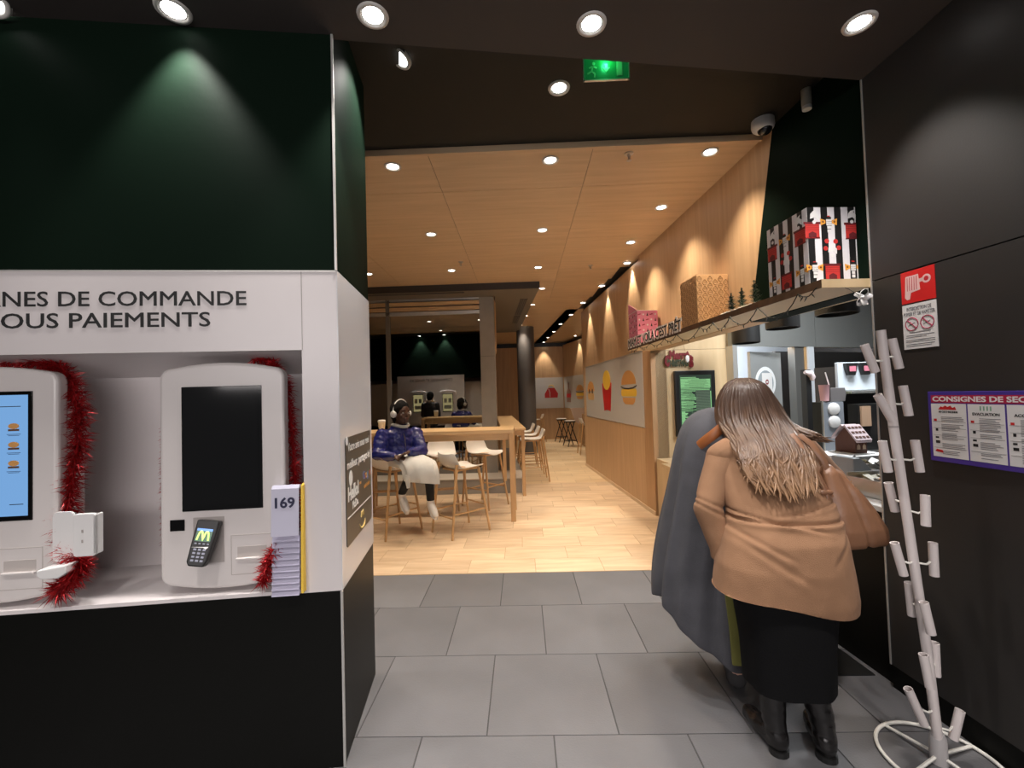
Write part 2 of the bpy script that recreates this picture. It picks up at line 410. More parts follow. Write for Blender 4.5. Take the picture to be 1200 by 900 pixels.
# oak wall of the dining room with its end wall
wo = struct('wall_dining', FR.p(0, 0), FR.rz)
MB().box(-3.89, -0.30, 0.0, 0.2, 0.0, 3.30).build('oak_panel', M_oakw, wo)
MB().box(-0.297, 0.0, 0.0, 0.2, 0.0, 2.06).build('oak_panel', M_oakv, wo)
MB().box(-3.89, -0.30, 0.05, 0.2, 3.30, 3.42).build('shadow_gap', M_blackm, wo)
MB().box(-3.89, 0.0, -0.012, 0.0, 0.0, 0.05).build('skirting', M_plank, wo)
we = struct('wall_end', FE.p(0, 0), TW)
MB().box(0.003, 1.04, 0.0, 0.15, 0.0, 2.062).build('ash_panel', M_oakp, we)
MB().box(0.003, 1.04, 0.002, 0.15, 2.066, 2.9).build('ash_panel', M_oakp, we)
MB().box(0.0, 0.06, -0.006, 0.0, 0.0, 2.03).build('edge_strip', M_oakv, we)

# ---- far end of the dining room
wb = struct('wall_back')
b = MB(); b.prism([(-5.2, 14.9), (1.45, 14.9), (1.45, 15.1), (-5.2, 15.1)], 0, 3.20, 'z'); b.build('oak_panel', M_oakw, wb)
b = MB(); b.prism([(1.45, 14.9), (1.95, 12.9), (2.1, 12.95), (1.6, 15.0)], 0, 3.24, 'z'); b.build('oak_panel', M_oakw, wb)
b = MB(); b.prism([(1.95, 12.9), (2.0, 9.2), (2.2, 9.2), (2.1, 12.95)], 0, 3.24, 'z'); b.build('oak_panel', M_oakw, wb)
b = MB(); b.prism([(-5.2, 15.1), (1.6, 15.1), (2.2, 13), (2.3, 9.2), (2.5, 9.2), (2.5, 15.3), (-5.2, 15.3)], 3.0, 3.42, 'z'); b.build('shadow_gap', M_blackm, wb)
wl = sfin(MB().box(-5.3, -5.2, 1.2, 15.1, 0, 3.42).build('wall_far_left', M_oakw))
wr_ = sfin(MB().box(-5.3, 2.2, -3.3, -3.2, 2.9, 3.4).build('wall_rear', M_rblack))
wl2 = sfin(MB().box(-5.3, -5.2, -3.2, 1.2, 0, 3.4).build('wall_lobby_left', M_green))

# ---- column
sfin(MB().lathe([(0.235, 0), (0.235, 3.38)], 32, (0.125, 11.45, 0)).build('column', M_column, smooth=40))

# ---- glazed box: plinth, frame, panes, bulkhead
pl = struct('trim_1')
MB().box(-3.6, -0.045, 6.86, 7.55, 0, 0.225).build('plinth_core', M_concrete, pl)
MB().prism([(-0.6, 7.55), (-0.045, 7.55), (-0.30, 10.9), (-0.85, 10.9)], 0, 0.225, 'z').build('plinth_core', M_concrete, pl)
MB().box(-3.6, -0.035, 6.85, 7.55, 0.225, 0.24).build('plinth_cap', mat('pale stone cap', (0.52, 0.47, 0.40), 0.5), pl)
w1 = struct('window_1', (0, 7.40, 0))
MB().box(-0.70, -0.45, -0.03, 0.16, 0.24, 3.27).build('pillar', M_concrete, w1)
MB().box(-0.70, -0.45, -0.034, -0.028, 2.235, 2.243).build('pillar_joint', M_bronze, w1)
MB().box(-2.335, -2.265, -0.03, 0.05, 0.24, 3.27).build('mullion', M_bronze, w1)
MB().box(-3.6, -0.70, -0.03, 0.05, 2.985, 3.045).build('transom', M_alu, w1)
MB().box(-3.6, -0.70, -0.03, 0.05, 3.235, 3.28).build('head_rail', M_alu, w1)
MB().box(-3.6, -0.70, -0.03, 0.05, 0.24, 0.33).build('sill_rail', M_bronze, w1)
for z in (3.065, 3.155):
    for xa, xb in ((-3.6, -2.335), (-2.265, -0.70)):
        MB().box(xa, xb, -0.028, 0.03, z - 0.005, z + 0.062).build('louvre_slat', M_oakt, w1)
MB().box(-3.6, -0.70, 0.06, 0.07, 3.04, 3.24).build('louvre_back', M_blackm, w1)
g = bpy.data.materials.new('tinted glass'); g.use_nodes = True; MATS['glass'] = g
nt = g.node_tree; N = nt.nodes; L = nt.links; N.remove(N['Principled BSDF'])
tr = N.new('ShaderNodeBsdfTransparent'); tr.inputs[0].default_value = (0.45, 0.46, 0.44, 1)
gl = N.new('ShaderNodeBsdfGlossy'); gl.inputs['Roughness'].default_value = 0.01; gl.inputs[0].default_value = (0.95, 0.97, 0.95, 1)
mxs = N.new('ShaderNodeMixShader'); lw = N.new('ShaderNodeLayerWeight'); lw.inputs[0].default_value = 0.5
mr = N.new('ShaderNodeMapRange'); mr.inputs[3].default_value = 0.26; mr.inputs[4].default_value = 1.0
L.new(lw.outputs['Fresnel'], mr.inputs[0]); L.new(mr.outputs[0], mxs.inputs[0])
L.new(tr.outputs[0], mxs.inputs[1]); L.new(gl.outputs[0], mxs.inputs[2]); L.new(mxs.outputs[0], N['Material Output'].inputs[0])
for xa, xb in ((-3.6, -2.335), (-2.265, -0.70)):
    MB().box(xa, xb, 0.0, 0.006, 0.33, 2.985).build('pane', g, w1)
# inside of the box is an unlit court
cb = struct('wall_court')
MB().box(-3.6, -0.95, 10.9, 11.0, 0, 3.4).build('court_panel', M_kdark, cb)
MB().prism([(-0.47, 7.56), (-0.45, 7.56), (-0.75, 10.9), (-0.80, 10.9)], 0.24, 2.35, 'z').build('court_panel', M_bronze, cb)
MB().box(-3.7, -3.6, 6.9, 11.0, 0, 3.4).build('court_panel', M_kdark, cb)
for k in range(9):   # lit slats high on the court's side
    ya = 7.60 + 0.36*k; xa = -0.455 - 0.088*(ya - 7.56)
    MB().box(xa-0.02, xa+0.012, ya, ya + 0.30, 2.36, 3.26).build('wall_slat', M_oakt, cb)
bk = struct('ceiling')
MB().prism([(-3.7, 6.86), (0.325, 6.86), (0.285, 7.35), (-3.7, 7.35)], 3.262, 3.37, 'z').build('bulkhead', M_bronze, bk)
MB().prism([(-0.42, 7.35), (0.285, 7.35), (-0.05, 11.6), (-0.80, 11.6)], 3.262, 3.37, 'z').build('bulkhead', M_bronze, bk)
MB().box(-3.7, 0.33, 6.83, 6.862, 3.255, 3.385).build('bulkhead_fascia', mat('dark fascia', (0.03, 0.025, 0.022), 0.6), bk)
for x0, y0, ln in ((0.02, 7.6, 1.5), (-0.12, 9.25, 0.9)):
    v = MB()
    for j in range(4): v.box(j*0.035, j*0.035 + 0.02, 0, ln, -0.006, 0.01)
    v.build('vent_grille', M_blackm, bk, (x0, y0, 3.262), rad(4.8))
v = MB().box(-3.2, -0.9, 6.95, 7.02, 3.256, 3.264).build('vent_grille', M_blackm, bk)

# ---- kitchen shell behind the counter
kn = struct('wall_kitchen', FN.p(0, 0), FN.rz)
MB().box(0.0, 1.475, -0.02, 0.05, 2.09, 3.3).build('steel_header', M_grey, kn)
MB().box(1.485, 3.4, -0.02, 0.05, 2.09, 3.3).build('steel_header', M_grey, kn)
MB().box(0.0, 0.075, -0.02, 0.1, 0.0, 2.09).build('jamb', M_alu, kn)
MB().box(1.10, 1.27, 0.0, 0.1, 0.0, 2.09).build('steel_post', mat('dull steel post', (0.22, 0.22, 0.21), 0.4, metal=0.6), kn)
MB().box(1.275, 1.31, -0.01, 0.1, 0.0, 2.09).build('wood_lipping', M_oakl, kn)
MB().box(1.315, 1.425, -0.03, 0.1, 0.0, 2.09).build('jamb', mat('white jamb', (0.62, 0.66, 0.70), 0.4), kn)
MB().box(-0.05, 3.8, 1.9, 2.0, 0, 3.3).build('kitchen_back', mat('pale blue wall', (0.42, 0.47, 0.54), 0.5), kn)
MB().box(1.43, 3.4, 0.55, 0.6, 0.0, 2.09).build('dark_back', M_kdark, kn)
sfin(MB().box(2.1, 7.2, 2.2, 9.0, 3.3, 3.4).build('ceiling', mat('kitchen ceiling', (0.5, 0.5, 0.5), 0.7)))
sfin(MB().box(5.6, 5.7, 2.2, 9.0, 0, 3.3).build('wall_kitchen_right', M_kdark))
dr = struct('door_1', FN.p(0.42, 0.10), FN.rz + rad(7))
MB().box(0, 0.65, 0, 0.04, 0.02, 2.03).build('door_leaf', mat('grey door', (0.24, 0.25, 0.25), 0.45), dr)
MB().lathe([(0.215, -0.008), (0.215, 0.0), (0.165, 0.0), (0.165, -0.012), (0.20, -0.014)], 36, (0.30, -0.002, 1.62), Matrix.Rotation(rad(90), 3, 'X'), cap=False).build('porthole_ring', mat('white ring', (0.75, 0.77, 0.78), 0.4), dr, smooth=30)
MB().prism(circ(0.30, 1.62, 0.165, 32), -0.004, 0.0).build('porthole_glass', mat('porthole glass', (0.32, 0.36, 0.38), 0.1), dr)
MB().box(0.22, 0.43, -0.008, -0.005, 1.50, 1.75).build('notice', M_paper, dr)
MB().prism(circ(0.32, 1.63, 0.035), -0.0095, -0.008).build('no_entry_disc', mat('dark red', (0.22, 0.02, 0.03), 0.5), dr)
MB().box(0.30, 0.34, -0.0105, -0.0095, 1.62, 1.64).build('no_entry_bar', M_paper, dr)

# ================================================================== DOWNLIGHTS
M_lens = mat('lit lens', (1, 1, 1), 0.5, emit=(1.0, 0.95, 0.88), es=8.0)
M_lensc = mat('lit cool lens', (1, 1, 1), 0.5, emit=(1.0, 0.98, 0.95), es=12.0)
M_ring = mat('white lamp ring', (0.6, 0.58, 0.55), 0.35)
ring_me = MB().lathe([(0.066, 0.0), (0.064, -0.006), (0.052, -0.007), (0.044, 0.004), (0.044, 0.012), (0.066, 0.012)], 24, cap=False).mesh('ring', M_ring); ring_me.shade_smooth()
lens_me = MB().prism(circ(0, 0, 0.043, 20), 0.0, 0.003, 'z').mesh('lens', M_lens)
lensc_me = MB().prism(circ(0, 0, 0.043, 20), 0.0, 0.003, 'z').mesh('lens', M_lensc)
def spot(name, power, col, ang, blend):
    l = bpy.data.lights.new(name, 'SPOT'); l.energy = power; l.color = col; l.spot_size = rad(ang); l.spot_blend = blend; l.shadow_soft_size = 0.035
    return l
L_lobby = spot('lobby lamp', LOBBY_W, (1.0, 0.94, 0.90), 80, 0.6)
L_hall = spot('hall lamp', HALL_W, (1.0, 0.84, 0.66), 92, 0.85)
L_wall = spot('wall washer', HALL_W * 0.8, (1.0, 0.84, 0.66), 62, 0.5)
def downlight(x, y, z, label, light, lensm, group, tilt=None):
    t = thing('downlight', label, 'ceiling light', (x, y, z), 0, group)
    if tilt: t.rotation_euler = tuple(rad(a) for a in tilt)
    for nm, me in (('ring', ring_me), ('lens', lensm)):
        o = bpy.data.objects.new(nm, me); C.objects.link(o); o.parent = t
    lo = bpy.data.objects.new('lamp', light); C.objects.link(lo); lo.parent = t; lo.location = (0, 0, -0.012)
    return t
for x, y, lb in ((-2.061, 1.60, 'cool white downlight at the far left edge of the lobby ceiling'),
                 (-1.385, 1.688, 'cool white downlight over the kiosk wall lettering'),
                 (-0.583, 1.757, 'cool white downlight beside the corner of the kiosk wall'),
                 (0.352, 1.851, 'cool white downlight in the lobby ceiling above the exit sign'),
                 (1.557, 1.915, 'cool white downlight near the right wall of the lobby')):
    downlight(x, y, 3.17, lb, L_lobby, lensc_me, 'lobby downlights', tilt=(-28, -12, 0) if x < -2 else None)
for (x, y), w in zip(((-2.2, 0.35), (-1.2, 0.4), (-0.2, 0.45), (0.75, 0.5), (1.5, 0.55), (-1.2, -0.9), (0.2, -0.8), (1.3, -0.7)),
                     ('front row, far left end', 'front row, before the kiosks', 'front row, middle', 'front row, right of the middle', 'front row, by the right wall', 'rear row, left', 'rear row, middle', 'rear row, right')):
    downlight(x, y, 3.17, f'lobby downlight out of frame behind the viewpoint, {w}', L_lobby, lensc_me, 'lobby downlights behind the viewpoint')
downlight(-0.607, 2.247, 3.38, 'small tilted downlight in the black soffit beside the kiosk block', L_lobby, lensc_me, 'soffit downlights', tilt=(-8, 26, 0))
downlight(0.274, 2.527, 3.38, 'round downlight in the black soffit left of the exit sign', L_lobby, lensc_me, 'soffit downlights')
rowY = [3.28, 4.69, 6.07, 7.29, 8.59, 9.77, 11.06]
ordn = ['nearest', 'second', 'third', 'fourth', 'fifth', 'sixth', 'seventh']
for i, y in enumerate(rowY):
    x = 0.271 + 0.004*i if i < 3 else [0.389, 0.259, 0.132, 0.009][i-3]
    downlight(x, y, 3.36, f'warm downlight in the oak ceiling, {ordn[i]} of the middle row from the front', L_hall, lens_me, 'oak ceiling downlights')
for i, y in enumerate(rowY[:3]):
    downlight(-0.957, y, 3.36, f'warm downlight in the oak ceiling, {ordn[i]} of the left row from the front', L_hall, lens_me, 'oak ceiling downlights')
downlight(-2.16, 6.095, 3.36, 'warm downlight in the oak ceiling beside the edge of the kiosk block', L_hall, lens_me, 'oak ceiling downlights')
for i, y in enumerate((3.28, 4.69)):
    downlight(-2.16, y, 3.36, f'warm downlight hidden behind the kiosk block, {["nearer", "farther"][i]} of two', L_hall, lens_me, 'hidden oak ceiling downlights')
for x, y, n in ((1.484, 3.258, 'nearest'), (1.425, 4.22, 'second'), (1.366, 5.184, 'third')):
    downlight(x, y, 3.36, f'warm downlight close to the oak wall over the shelf, {n} from the front', L_hall, lens_me, 'downlights along the oak wall')
for i, (x, y) in enumerate(((1.515, 5.968), (1.388, 7.202), (1.256, 8.506), (1.16, 9.746), (1.039, 11.0), (0.96, 12.3), (0.863, 13.55), (1.70, 13.35), (0.793, 14.72))):
    nm = ['nearest', 'second', 'third', 'fourth', 'fifth', 'sixth', 'seventh', 'in the bend of the far wall', 'farthest'][i]
    downlight(x, y, 3.345, f'small downlight washing the oak wall past the shelf, {nm}' + (' in line' if i < 7 else ''), L_wall, lens_me, 'wall washing downlights')

# ================================================================== CEILING FITTINGS
def sprinkler(x, y, label):
    t = thing('sprinkler', label, 'sprinkler', (x, y, 3.36))
    MB().lathe([(0.035, 0), (0.033, -0.006), (0.012, -0.008), (0.012, -0.03)], 14).build('escutcheon', M_metal, t, smooth=40)
    MB().lathe([(0.008, -0.03), (0.008, -0.05), (0.02, -0.052), (0.02, -0.055)], 10).build('deflector', M_metal, t)
sprinkler(0.864, 3.235, 'chrome sprinkler head in the oak ceiling between two front downlights')
sprinkler(1.022, 6.067, 'small sprinkler head farther back in the oak ceiling, towards the right wall')
sprinkler(-0.772, 5.701, 'small sprinkler head in the oak ceiling in front of the glazed box')

t = thing('exit_sign', 'green emergency exit sign with running figure, hung from the black soffit', 'exit sign', (0.497, 2.25, 3.275))
b = MB()
for x0, x1, z0, z1 in ((-0.122, 0.122, -0.068, -0.062), (-0.122, -0.116, -0.068, 0.07), (0.116, 0.122, -0.068, 0.05), (-0.105, 0.09, 0.064, 0.07)): b.box(x0, x1, -0.006, 0.006, z0, z1)
b.build('frame', M_alu, t)
MB().box(-0.116, 0.116, -0.002, 0.004, -0.062, 0.064).build('sign_panel', mat('exit green', (0.02, 0.14, 0.05), 0.3, emit=(0.01, 0.25, 0.07), es=0.10), t)
MB().box(-0.035, 0.035, -0.008, 0.008, 0.045, 0.066).build('lamp_strip', mat('exit lamp', (0.1, 0.9, 0.3), 0.4, emit=(0.02, 1.0, 0.25), es=1.6), t, bevel=0.004)
el = bpy.data.lights.new('exit glow', 'POINT'); el.energy = 0.35; el.color = (0.05, 1.0, 0.3); el.shadow_soft_size = 0.02
eo = bpy.data.objects.new('exit_glow', el); C.objects.link(eo); eo.parent = t; eo.location = (0, -0.03, 0.03)
mp_ = mat('exit pictogram', (0.35, 0.5, 0.3), 0.5)
b = MB()
b.prism(circ(-0.066, 0.024, 0.008, 10), -0.004, -0.002)
for p0, p1 in (((-0.07, 0.012), (-0.078, -0.018)), ((-0.078, -0.018), (-0.06, -0.03)), ((-0.06, -0.03), (-0.063, -0.05)), ((-0.078, -0.018), (-0.1, -0.03)), ((-0.072, 0.01), (-0.05, 0.0)), ((-0.072, 0.01), (-0.09, 0.0))):
    v = Vector((p1[0]-p0[0], p1[1]-p0[1])); nn = Vector((-v.y, v.x)).normalized() * 0.004
    b.prism([(p0[0]-nn.x, p0[1]-nn.y), (p1[0]-nn.x, p1[1]-nn.y), (p1[0]+nn.x, p1[1]+nn.y), (p0[0]+nn.x, p0[1]+nn.y)], -0.004, -0.002)
b.build('running_figure', mp_, t)
MB().prism([(-0.02, 0), (0.0, -0.024), (0.02, 0), (0.007, 0), (0.007, 0.02), (-0.007, 0.02), (-0.007, 0)], -0.004, -0.002).build('arrow', mp_, t)
MB().box(0.055, 0.085, -0.004, -0.002, -0.045, 0.03).build('door_symbol', mp_, t)
MB().tube([(0, 0, 0.064), (0, 0, 0.105)], 0.008, 8).build('hanger', M_alu, t)

t = thing('dome_camera', 'white dome security camera at the corner of the oak ceiling', 'camera', (1.70, 2.93, 3.38), rad(20))
MB().lathe([(0.070, 0.0), (0.072, -0.04), (0.066, -0.06), (0.05, -0.075)], 24).build('housing', M_paper, t, smooth=45)
MB().ell((0, -0.012, -0.068), (0.046, 0.046, 0.040), 18).build('dome_lens', mat('smoked dome', (0.008, 0.008, 0.01), 0.08), t, smooth=60)
t = fthing(FR, 'motion_sensor', 'small white cylindrical sensor high on the green wall', 'sensor', 2.79, -0.03, 3.33)
MB().lathe([(0.026, -0.055), (0.028, -0.04), (0.028, 0.05), (0.02, 0.062)], 16).build('sensor_body', mat('ivory plastic', (0.45, 0.42, 0.36), 0.5), t, smooth=40)
MB().lathe([(0.0255, -0.075), (0.027, -0.055)], 16).build('sensor_window', M_paper, t)

# ================================================================== KIOSK TERMINALS
def arch_poly(x0, x1, z0, z1, r, rise):
    p = []
    for i in range(13):
        u = i/12; x = x1 - r + (x0 + r - x1 + r)*u
        p.append((x, z1 + rise*(1 - (2*u-1)**2) - rise))
    out = []
    for i in range(6): a = rad(90*i/6); out.append((x1 - r + r*math.cos(a), z1 - r - rise + r*math.sin(a)))
    out += p
    for i in range(1, 7): a = rad(90 + 90*i/6); out.append((x0 + r + r*math.cos(a), z1 - r - rise + r*math.sin(a)))
    for i in range(6): a = rad(180 + 90*i/6); out.append((x0 + r + r*math.cos(a), z0 + r + rise + r*math.sin(a)))
    for i in range(13):
        u = i/12; x = x0 + r + (x1 - x0 - 2*r)*u; out.append((x, z0 - rise*(1 - (2*u-1)**2) + rise))
    for i in range(1, 6): a = rad(270 + 90*i/6); out.append((x1 - r + r*math.cos(a), z0 + r + rise + r*math.sin(a)))
    return out
def kiosk(F, x, y, z, label, screen_on, full=True):
    """origin: bottom centre of the front face; body goes back along +y"""
    t = fthing(F, 'order_kiosk', label, 'kiosk', x, y, z, 'self-order kiosks')
    b = MB(); poly = arch_poly(-0.25, 0.25, 0.0, 0.955, 0.045, 0.022)
    b.prism(poly, 0.0, 0.055)
    b.build('housing', M_kiosk, t, bevel=0.014, seg=3)
    MB().prism(rrect(-0.19, 0.19, 0.0, 0.90, 0.03), 0.05, 0.20).build('rear_housing', M_kiosk, t)
    MB().box(-0.16, 0.16, -0.004, 0.004, 0.33, 0.853).build('screen_bezel', M_screen, t, bevel=0.002)
    if screen_on:
        sc = MB().box(-0.145, 0.145, -0.0055, -0.004, 0.35, 0.838).build('screen', mat('menu screen', (0.02, 0.02, 0.02), 0.15, emit=(0.20, 0.43, 0.80), es=0.48) if full else mat('warm menu screen', (0.02, 0.02, 0.02), 0.15, emit=(0.75, 0.62, 0.30), es=0.45), t)
    else:
        sc = MB().box(-0.145, 0.145, -0.0055, -0.004, 0.35, 0.838).build('screen', M_screen, t)
    if not full:
        lines(sc, [(-0.11, -0.02, 0.60, 0.72), (0.02, 0.11, 0.60, 0.72), (-0.11, 0.11, 0.42, 0.52)], mat('menu tiles', (0.3, 0.3, 0.25), 0.4), -0.0056)
        return t, sc
    b = MB(); b.box(-0.208, -0.152, -0.003, 0.0, 0.252, 0.298); b.build('scanner_window', M_screen, t)
    b = MB()
    b.box(-0.118, 0.003, -0.002, 0.0, 0.112, 0.116); b.box(-0.118, -0.115, -0.002, 0, 0.112, 0.303); b.box(0.0, 0.003, -0.002, 0, 0.112, 0.303)
    b.box(-0.116, 0.001, -0.001, 0.0, 0.115, 0.303)
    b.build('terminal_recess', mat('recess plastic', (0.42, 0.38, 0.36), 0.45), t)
    b = MB()
    for x0, x1, z0, z1 in ((0.029, 0.197, 0.218, 0.221), (0.029, 0.197, 0.054, 0.057), (0.029, 0.032, 0.054, 0.221), (0.194, 0.197, 0.054, 0.221)): b.box(x0, x1, -0.001, 0.0, z0, z1)
    b.box(0.055, 0.172, -0.0012, 0.0, 0.125, 0.172)
    b.build('printer_door', mat('door joint', (0.50, 0.455, 0.43), 0.5), t)
    MB().box(0.053, 0.175, -0.014, 0.0, 0.118, 0.126).build('receipt_lip', M_kiosk, t, bevel=0.002)
    return t, sc
kx = -0.483
k1, s1 = kiosk(FK, kx, 0.02, 0.772, 'cream self-order kiosk with a dark blank screen and card reader', False)
# card terminal in the recess of the right kiosk
t = fthing(FK, 'card_terminal', 'black card payment terminal tilted in the recess of the dark-screened kiosk', 'card reader', kx - 0.055, -0.002, 0.772 + 0.205)
t.rotation_euler = (rad(-14), rad(9), FK.rz)
b = MB(); b.prism([(-0.030, -0.092), (0.028, -0.092), (0.036, -0.07), (0.042, 0.02), (0.043, 0.088), (-0.043, 0.088), (-0.042, 0.0), (-0.040, -0.075)], -0.035, 0.0); b.build('terminal_body', M_blackm, t, bevel=0.006)
sc = MB().box(-0.030, 0.030, -0.0372, -0.035, 0.005, 0.055).build('display', mat('reader screen', (0.0, 0.02, 0.0), 0.2, emit=(0.02, 0.10, 0.05), es=0.6), t)
MB().box(-0.030, 0.030, -0.0378, -0.0372, 0.046, 0.055).build('blue_bar', mat('reader blue', (0.0, 0.02, 0.1), 0.2, emit=(0.12, 0.30, 0.75), es=0.8), t)
pts = []
for i in range(25):
    u = i/24*2 - 1; s_ = -1 if u < 0 else 1; v = abs(u)*2 - 1     # two tall arches
    pts.append((s_*0.0115 + v*0.0105*s_, -0.0382, 0.010 + 0.034*(1 - abs(v)**2.6)))
pts = [(x, yy, max(0.010, z)) for x, yy, z in pts]
MB().tube(pts, (0.0034), 6).build('arches_logo', mat('arches glow', (0.1, 0.3, 0.02), 0.3, emit=(0.62, 1.0, 0.22), es=1.1), t)
b = MB()
for r_ in range(4):
    for c_ in range(3): b.box(-0.024 + c_*0.018, -0.013 + c_*0.018, -0.0375, -0.035, -0.03 - r_*0.014, -0.023 - r_*0.014)
for c_ in range(4): b.box(-0.027 + c_*0.016, -0.019 + c_*0.016, -0.037, -0.035, -0.006, -0.001)
b.build('keypad', mat('key legends', (0.35, 0.36, 0.45), 0.5), t)
MB().prism([(-0.040, -0.020), (0.030, -0.013), (0.034, -0.008), (0.022, -0.024), (0.010, -0.018)], -0.0365, -0.035).build('silver_swoosh', M_metal, t)
k2, s2 = kiosk(FK, kx - 0.885, 0.02, 0.772, 'cream self-order kiosk with a lit blue menu screen, cut by the left frame edge', True)
for i, z in enumerate((0.70, 0.625, 0.55)):
    b = MB(); b.prism(circ(0, 0.012, 0.020, 12, 0.012), 0, 0.001); b.build('burger_icon', M_bun, s2, (0.095, -0.0068, z)); 
    b = MB(); b.box(-0.02, 0.02, 0, 0.001, -0.008, 0.0); b.build('burger_icon', mat('patty brown', (0.12, 0.05, 0.02), 0.6), s2, (0.095, -0.0068, z))
    lines(s2, [(0.07, 0.12, z - 0.022, z - 0.020), (0.075, 0.115, z - 0.027, z - 0.025)], mat('screen text', (0.02, 0.05, 0.12), 0.6), -0.0056)
lines(s2, [(0.03, 0.12, 0.79, 0.793), (0.08, 0.13, 0.395, 0.398)], M_text, -0.0056)
kiosk(FB, 1.30, -0.06, 0.80, 'order kiosk on the rear of the block, nearer its corner', True, False)
kiosk(FB, 2.20, -0.06, 0.80, 'order kiosk on the rear of the block, farther from its corner', True, False)
for x in (1.35, 2.1):
    p = FB.p(x, -0.10); downlight(p.x, p.y, 3.375, f'downlight over the rear of the kiosk block, {"near" if x < 2 else "far from"} its corner', L_lobby, lensc_me, 'rear kiosk downlights')

# scan brackets beside the left kiosk
t = fthing(FK, 'scan_bracket', 'white folded bracket with small tray between the two kiosks', 'bracket', -1.0, 0.10, 0.772)
b = MB(); b.prism(rrect(-0.02, 0.062, 0.185, 0.355, 0.012), -0.13, -0.115); b.box(0.052, 0.062, -0.13, -0.09, 0.19, 0.35); b.build('bracket_plate', M_paper, t, bevel=0.003)
b = MB(); b.prism(rrect(-0.12, -0.04, 0.16, 0.36, 0.02), -0.10, -0.09); b.build('side_plate', M_paper, t, bevel=0.002)
b = MB(); b.prism([(-0.125, 0.13), (-0.11, 0.115), (-0.05, 0.115), (-0.02, 0.135), (-0.02, 0.165), (-0.125, 0.15)], -0.16, -0.08); b.build('tray', M_paper, t, bevel=0.004)
b = MB()
for z in (0.24, 0.28): b.box(0.012, 0.018, -0.1315, -0.13, z, z + 0.012)
b.build('slots', M_kgrey, t)

# number tents
t = fthing(FK, 'table_number_rack', 'yellow rack holding the stack of numbered table cards beside the kiosk', 'rack', -0.205, 0.03, 0.75)
b = MB(); b.prism([(0.0, 0.0), (0.01, 0.28), (0.02, 0.43), (-0.01, 0.455), (-0.045, 0.445), (-0.05, 0.30), (-0.06, 0.0)], 0.050, 0.060, 'x'); b.build('yellow_side', M_yellow, t)
for k in range(5): MB().box(0.052, 0.074, -0.01, 0.03, 0.18 + k*0.05, 0.205 + k*0.05).build('yellow_tab', M_yellow, t, bevel=0.004)
lav = mat('lavender card', (0.40, 0.38, 0.50), 0.45); lav2 = mat('pale lavender card', (0.52, 0.51, 0.62), 0.45)
def tent(z, h, y, m_, lb, grp):
    n = fthing(FK, 'table_number_card', lb, 'number card', -0.207, y, z, grp)
    b = MB(); b.prism([(0.0, 0.0), (0.010, h), (0.022, h + 0.014), (0.045, h + 0.010), (0.047, h - 0.01), (0.026, h + 0.002), (0.014, h - 0.004), (0.006, 0.0)], -0.064, 0.046, 'x')
    b.build('card', m_, n); return n
for k in range(10): tent(0.745 + 0.0245*k, 0.020, -0.036 + 0.0012*k, lav, f'lavender table card edge, {["bottom", "second", "third", "fourth", "fifth", "sixth", "seventh", "eighth", "ninth", "top"][k]} one from below under the 169 card', 'stacked table number cards')
n = tent(0.990, 0.195, -0.032, lav2, 'lavender table card numbered 169 on top of the stack beside the kiosk', 'stacked table number cards')
text('169', 0.040, n, (-0.009, 0.0055, 0.118), mat('navy print', (0.02, 0.02, 0.06), 0.5), width=0.080, bold=0.03)

# tinsel garlands
M_tin = mat('red tinsel', (0.42, 0.012, 0.016), 0.28, metal=0.55, var=0.4, vscale=90)
def tinsel(F, path, label, r=0.045, n=3000, seed=1):
    rr = random.Random(seed); pts = [Vector(p) for p in path]; seg = []
    for i in range(len(pts)-1):
        for k in range(8): seg.append(pts[i].lerp(pts[i+1], k/8))
    seg.append(pts[-1])
    for _ in range(2): seg = [seg[0]] + [(seg[i-1] + seg[i]*2 + seg[i+1])/4 for i in range(1, len(seg)-1)] + [seg[-1]]
    t = fthing(F, 'tinsel_garland', label, 'garland', *pts[0])
    o0 = pts[0]
    MB().tube([p - o0 for p in seg], 0.006, 6).build('garland_core', M_tin, t)
    vs = []; fs = []
    for i in range(n):
        u = rr.random()*(len(seg)-1); k = int(u); p = seg[k].lerp(seg[min(k+1, len(seg)-1)], u-k) - o0
        dv = Vector((rr.gauss(0,1), rr.gauss(0,1), rr.gauss(0,1))).normalized()
        ln = r * rr.uniform(0.55, 1.25); w = dv.orthogonal().normalized(); w.rotate(Matrix.Rotation(rr.random()*6.28, 3, dv)); w *= 0.0016
        c_ = len(vs); mid = p + dv*ln*0.6 + Vector((0,0,-0.004))
        vs += [p - w, p + w, mid + w, mid - w, p + dv*ln + Vector((0,0,-0.01))]; fs += [(c_, c_+1, c_+2, c_+3), (c_+3, c_+2, c_+4)]
    me = bpy.data.meshes.new('tinsel_fringe'); me.from_pydata(vs, [], fs); me.materials.append(M_tin)
    o = bpy.data.objects.new('tinsel_fringe', me); C.objects.link(o); o.parent = t; o['kind'] = 'stuff'
    return t
tinsel(FK, [(-1.45, 0.13, 1.775), (-1.30, 0.12, 1.76), (-1.19, 0.10, 1.735), (-1.12, 0.09, 1.66), (-1.095, 0.09, 1.54), (-1.09, 0.08, 1.40), (-1.105, 0.07, 1.26), (-1.12, 0.06, 1.12), (-1.115, 0.05, 0.99), (-1.06, 0.02, 0.95), (-1.01, 0.0, 0.925), (-1.05, -0.005, 0.865), (-1.11, 0.0, 0.81)],
       'thick red tinsel garland draped around the left kiosk with the lit screen', 0.062, 5200, 1)
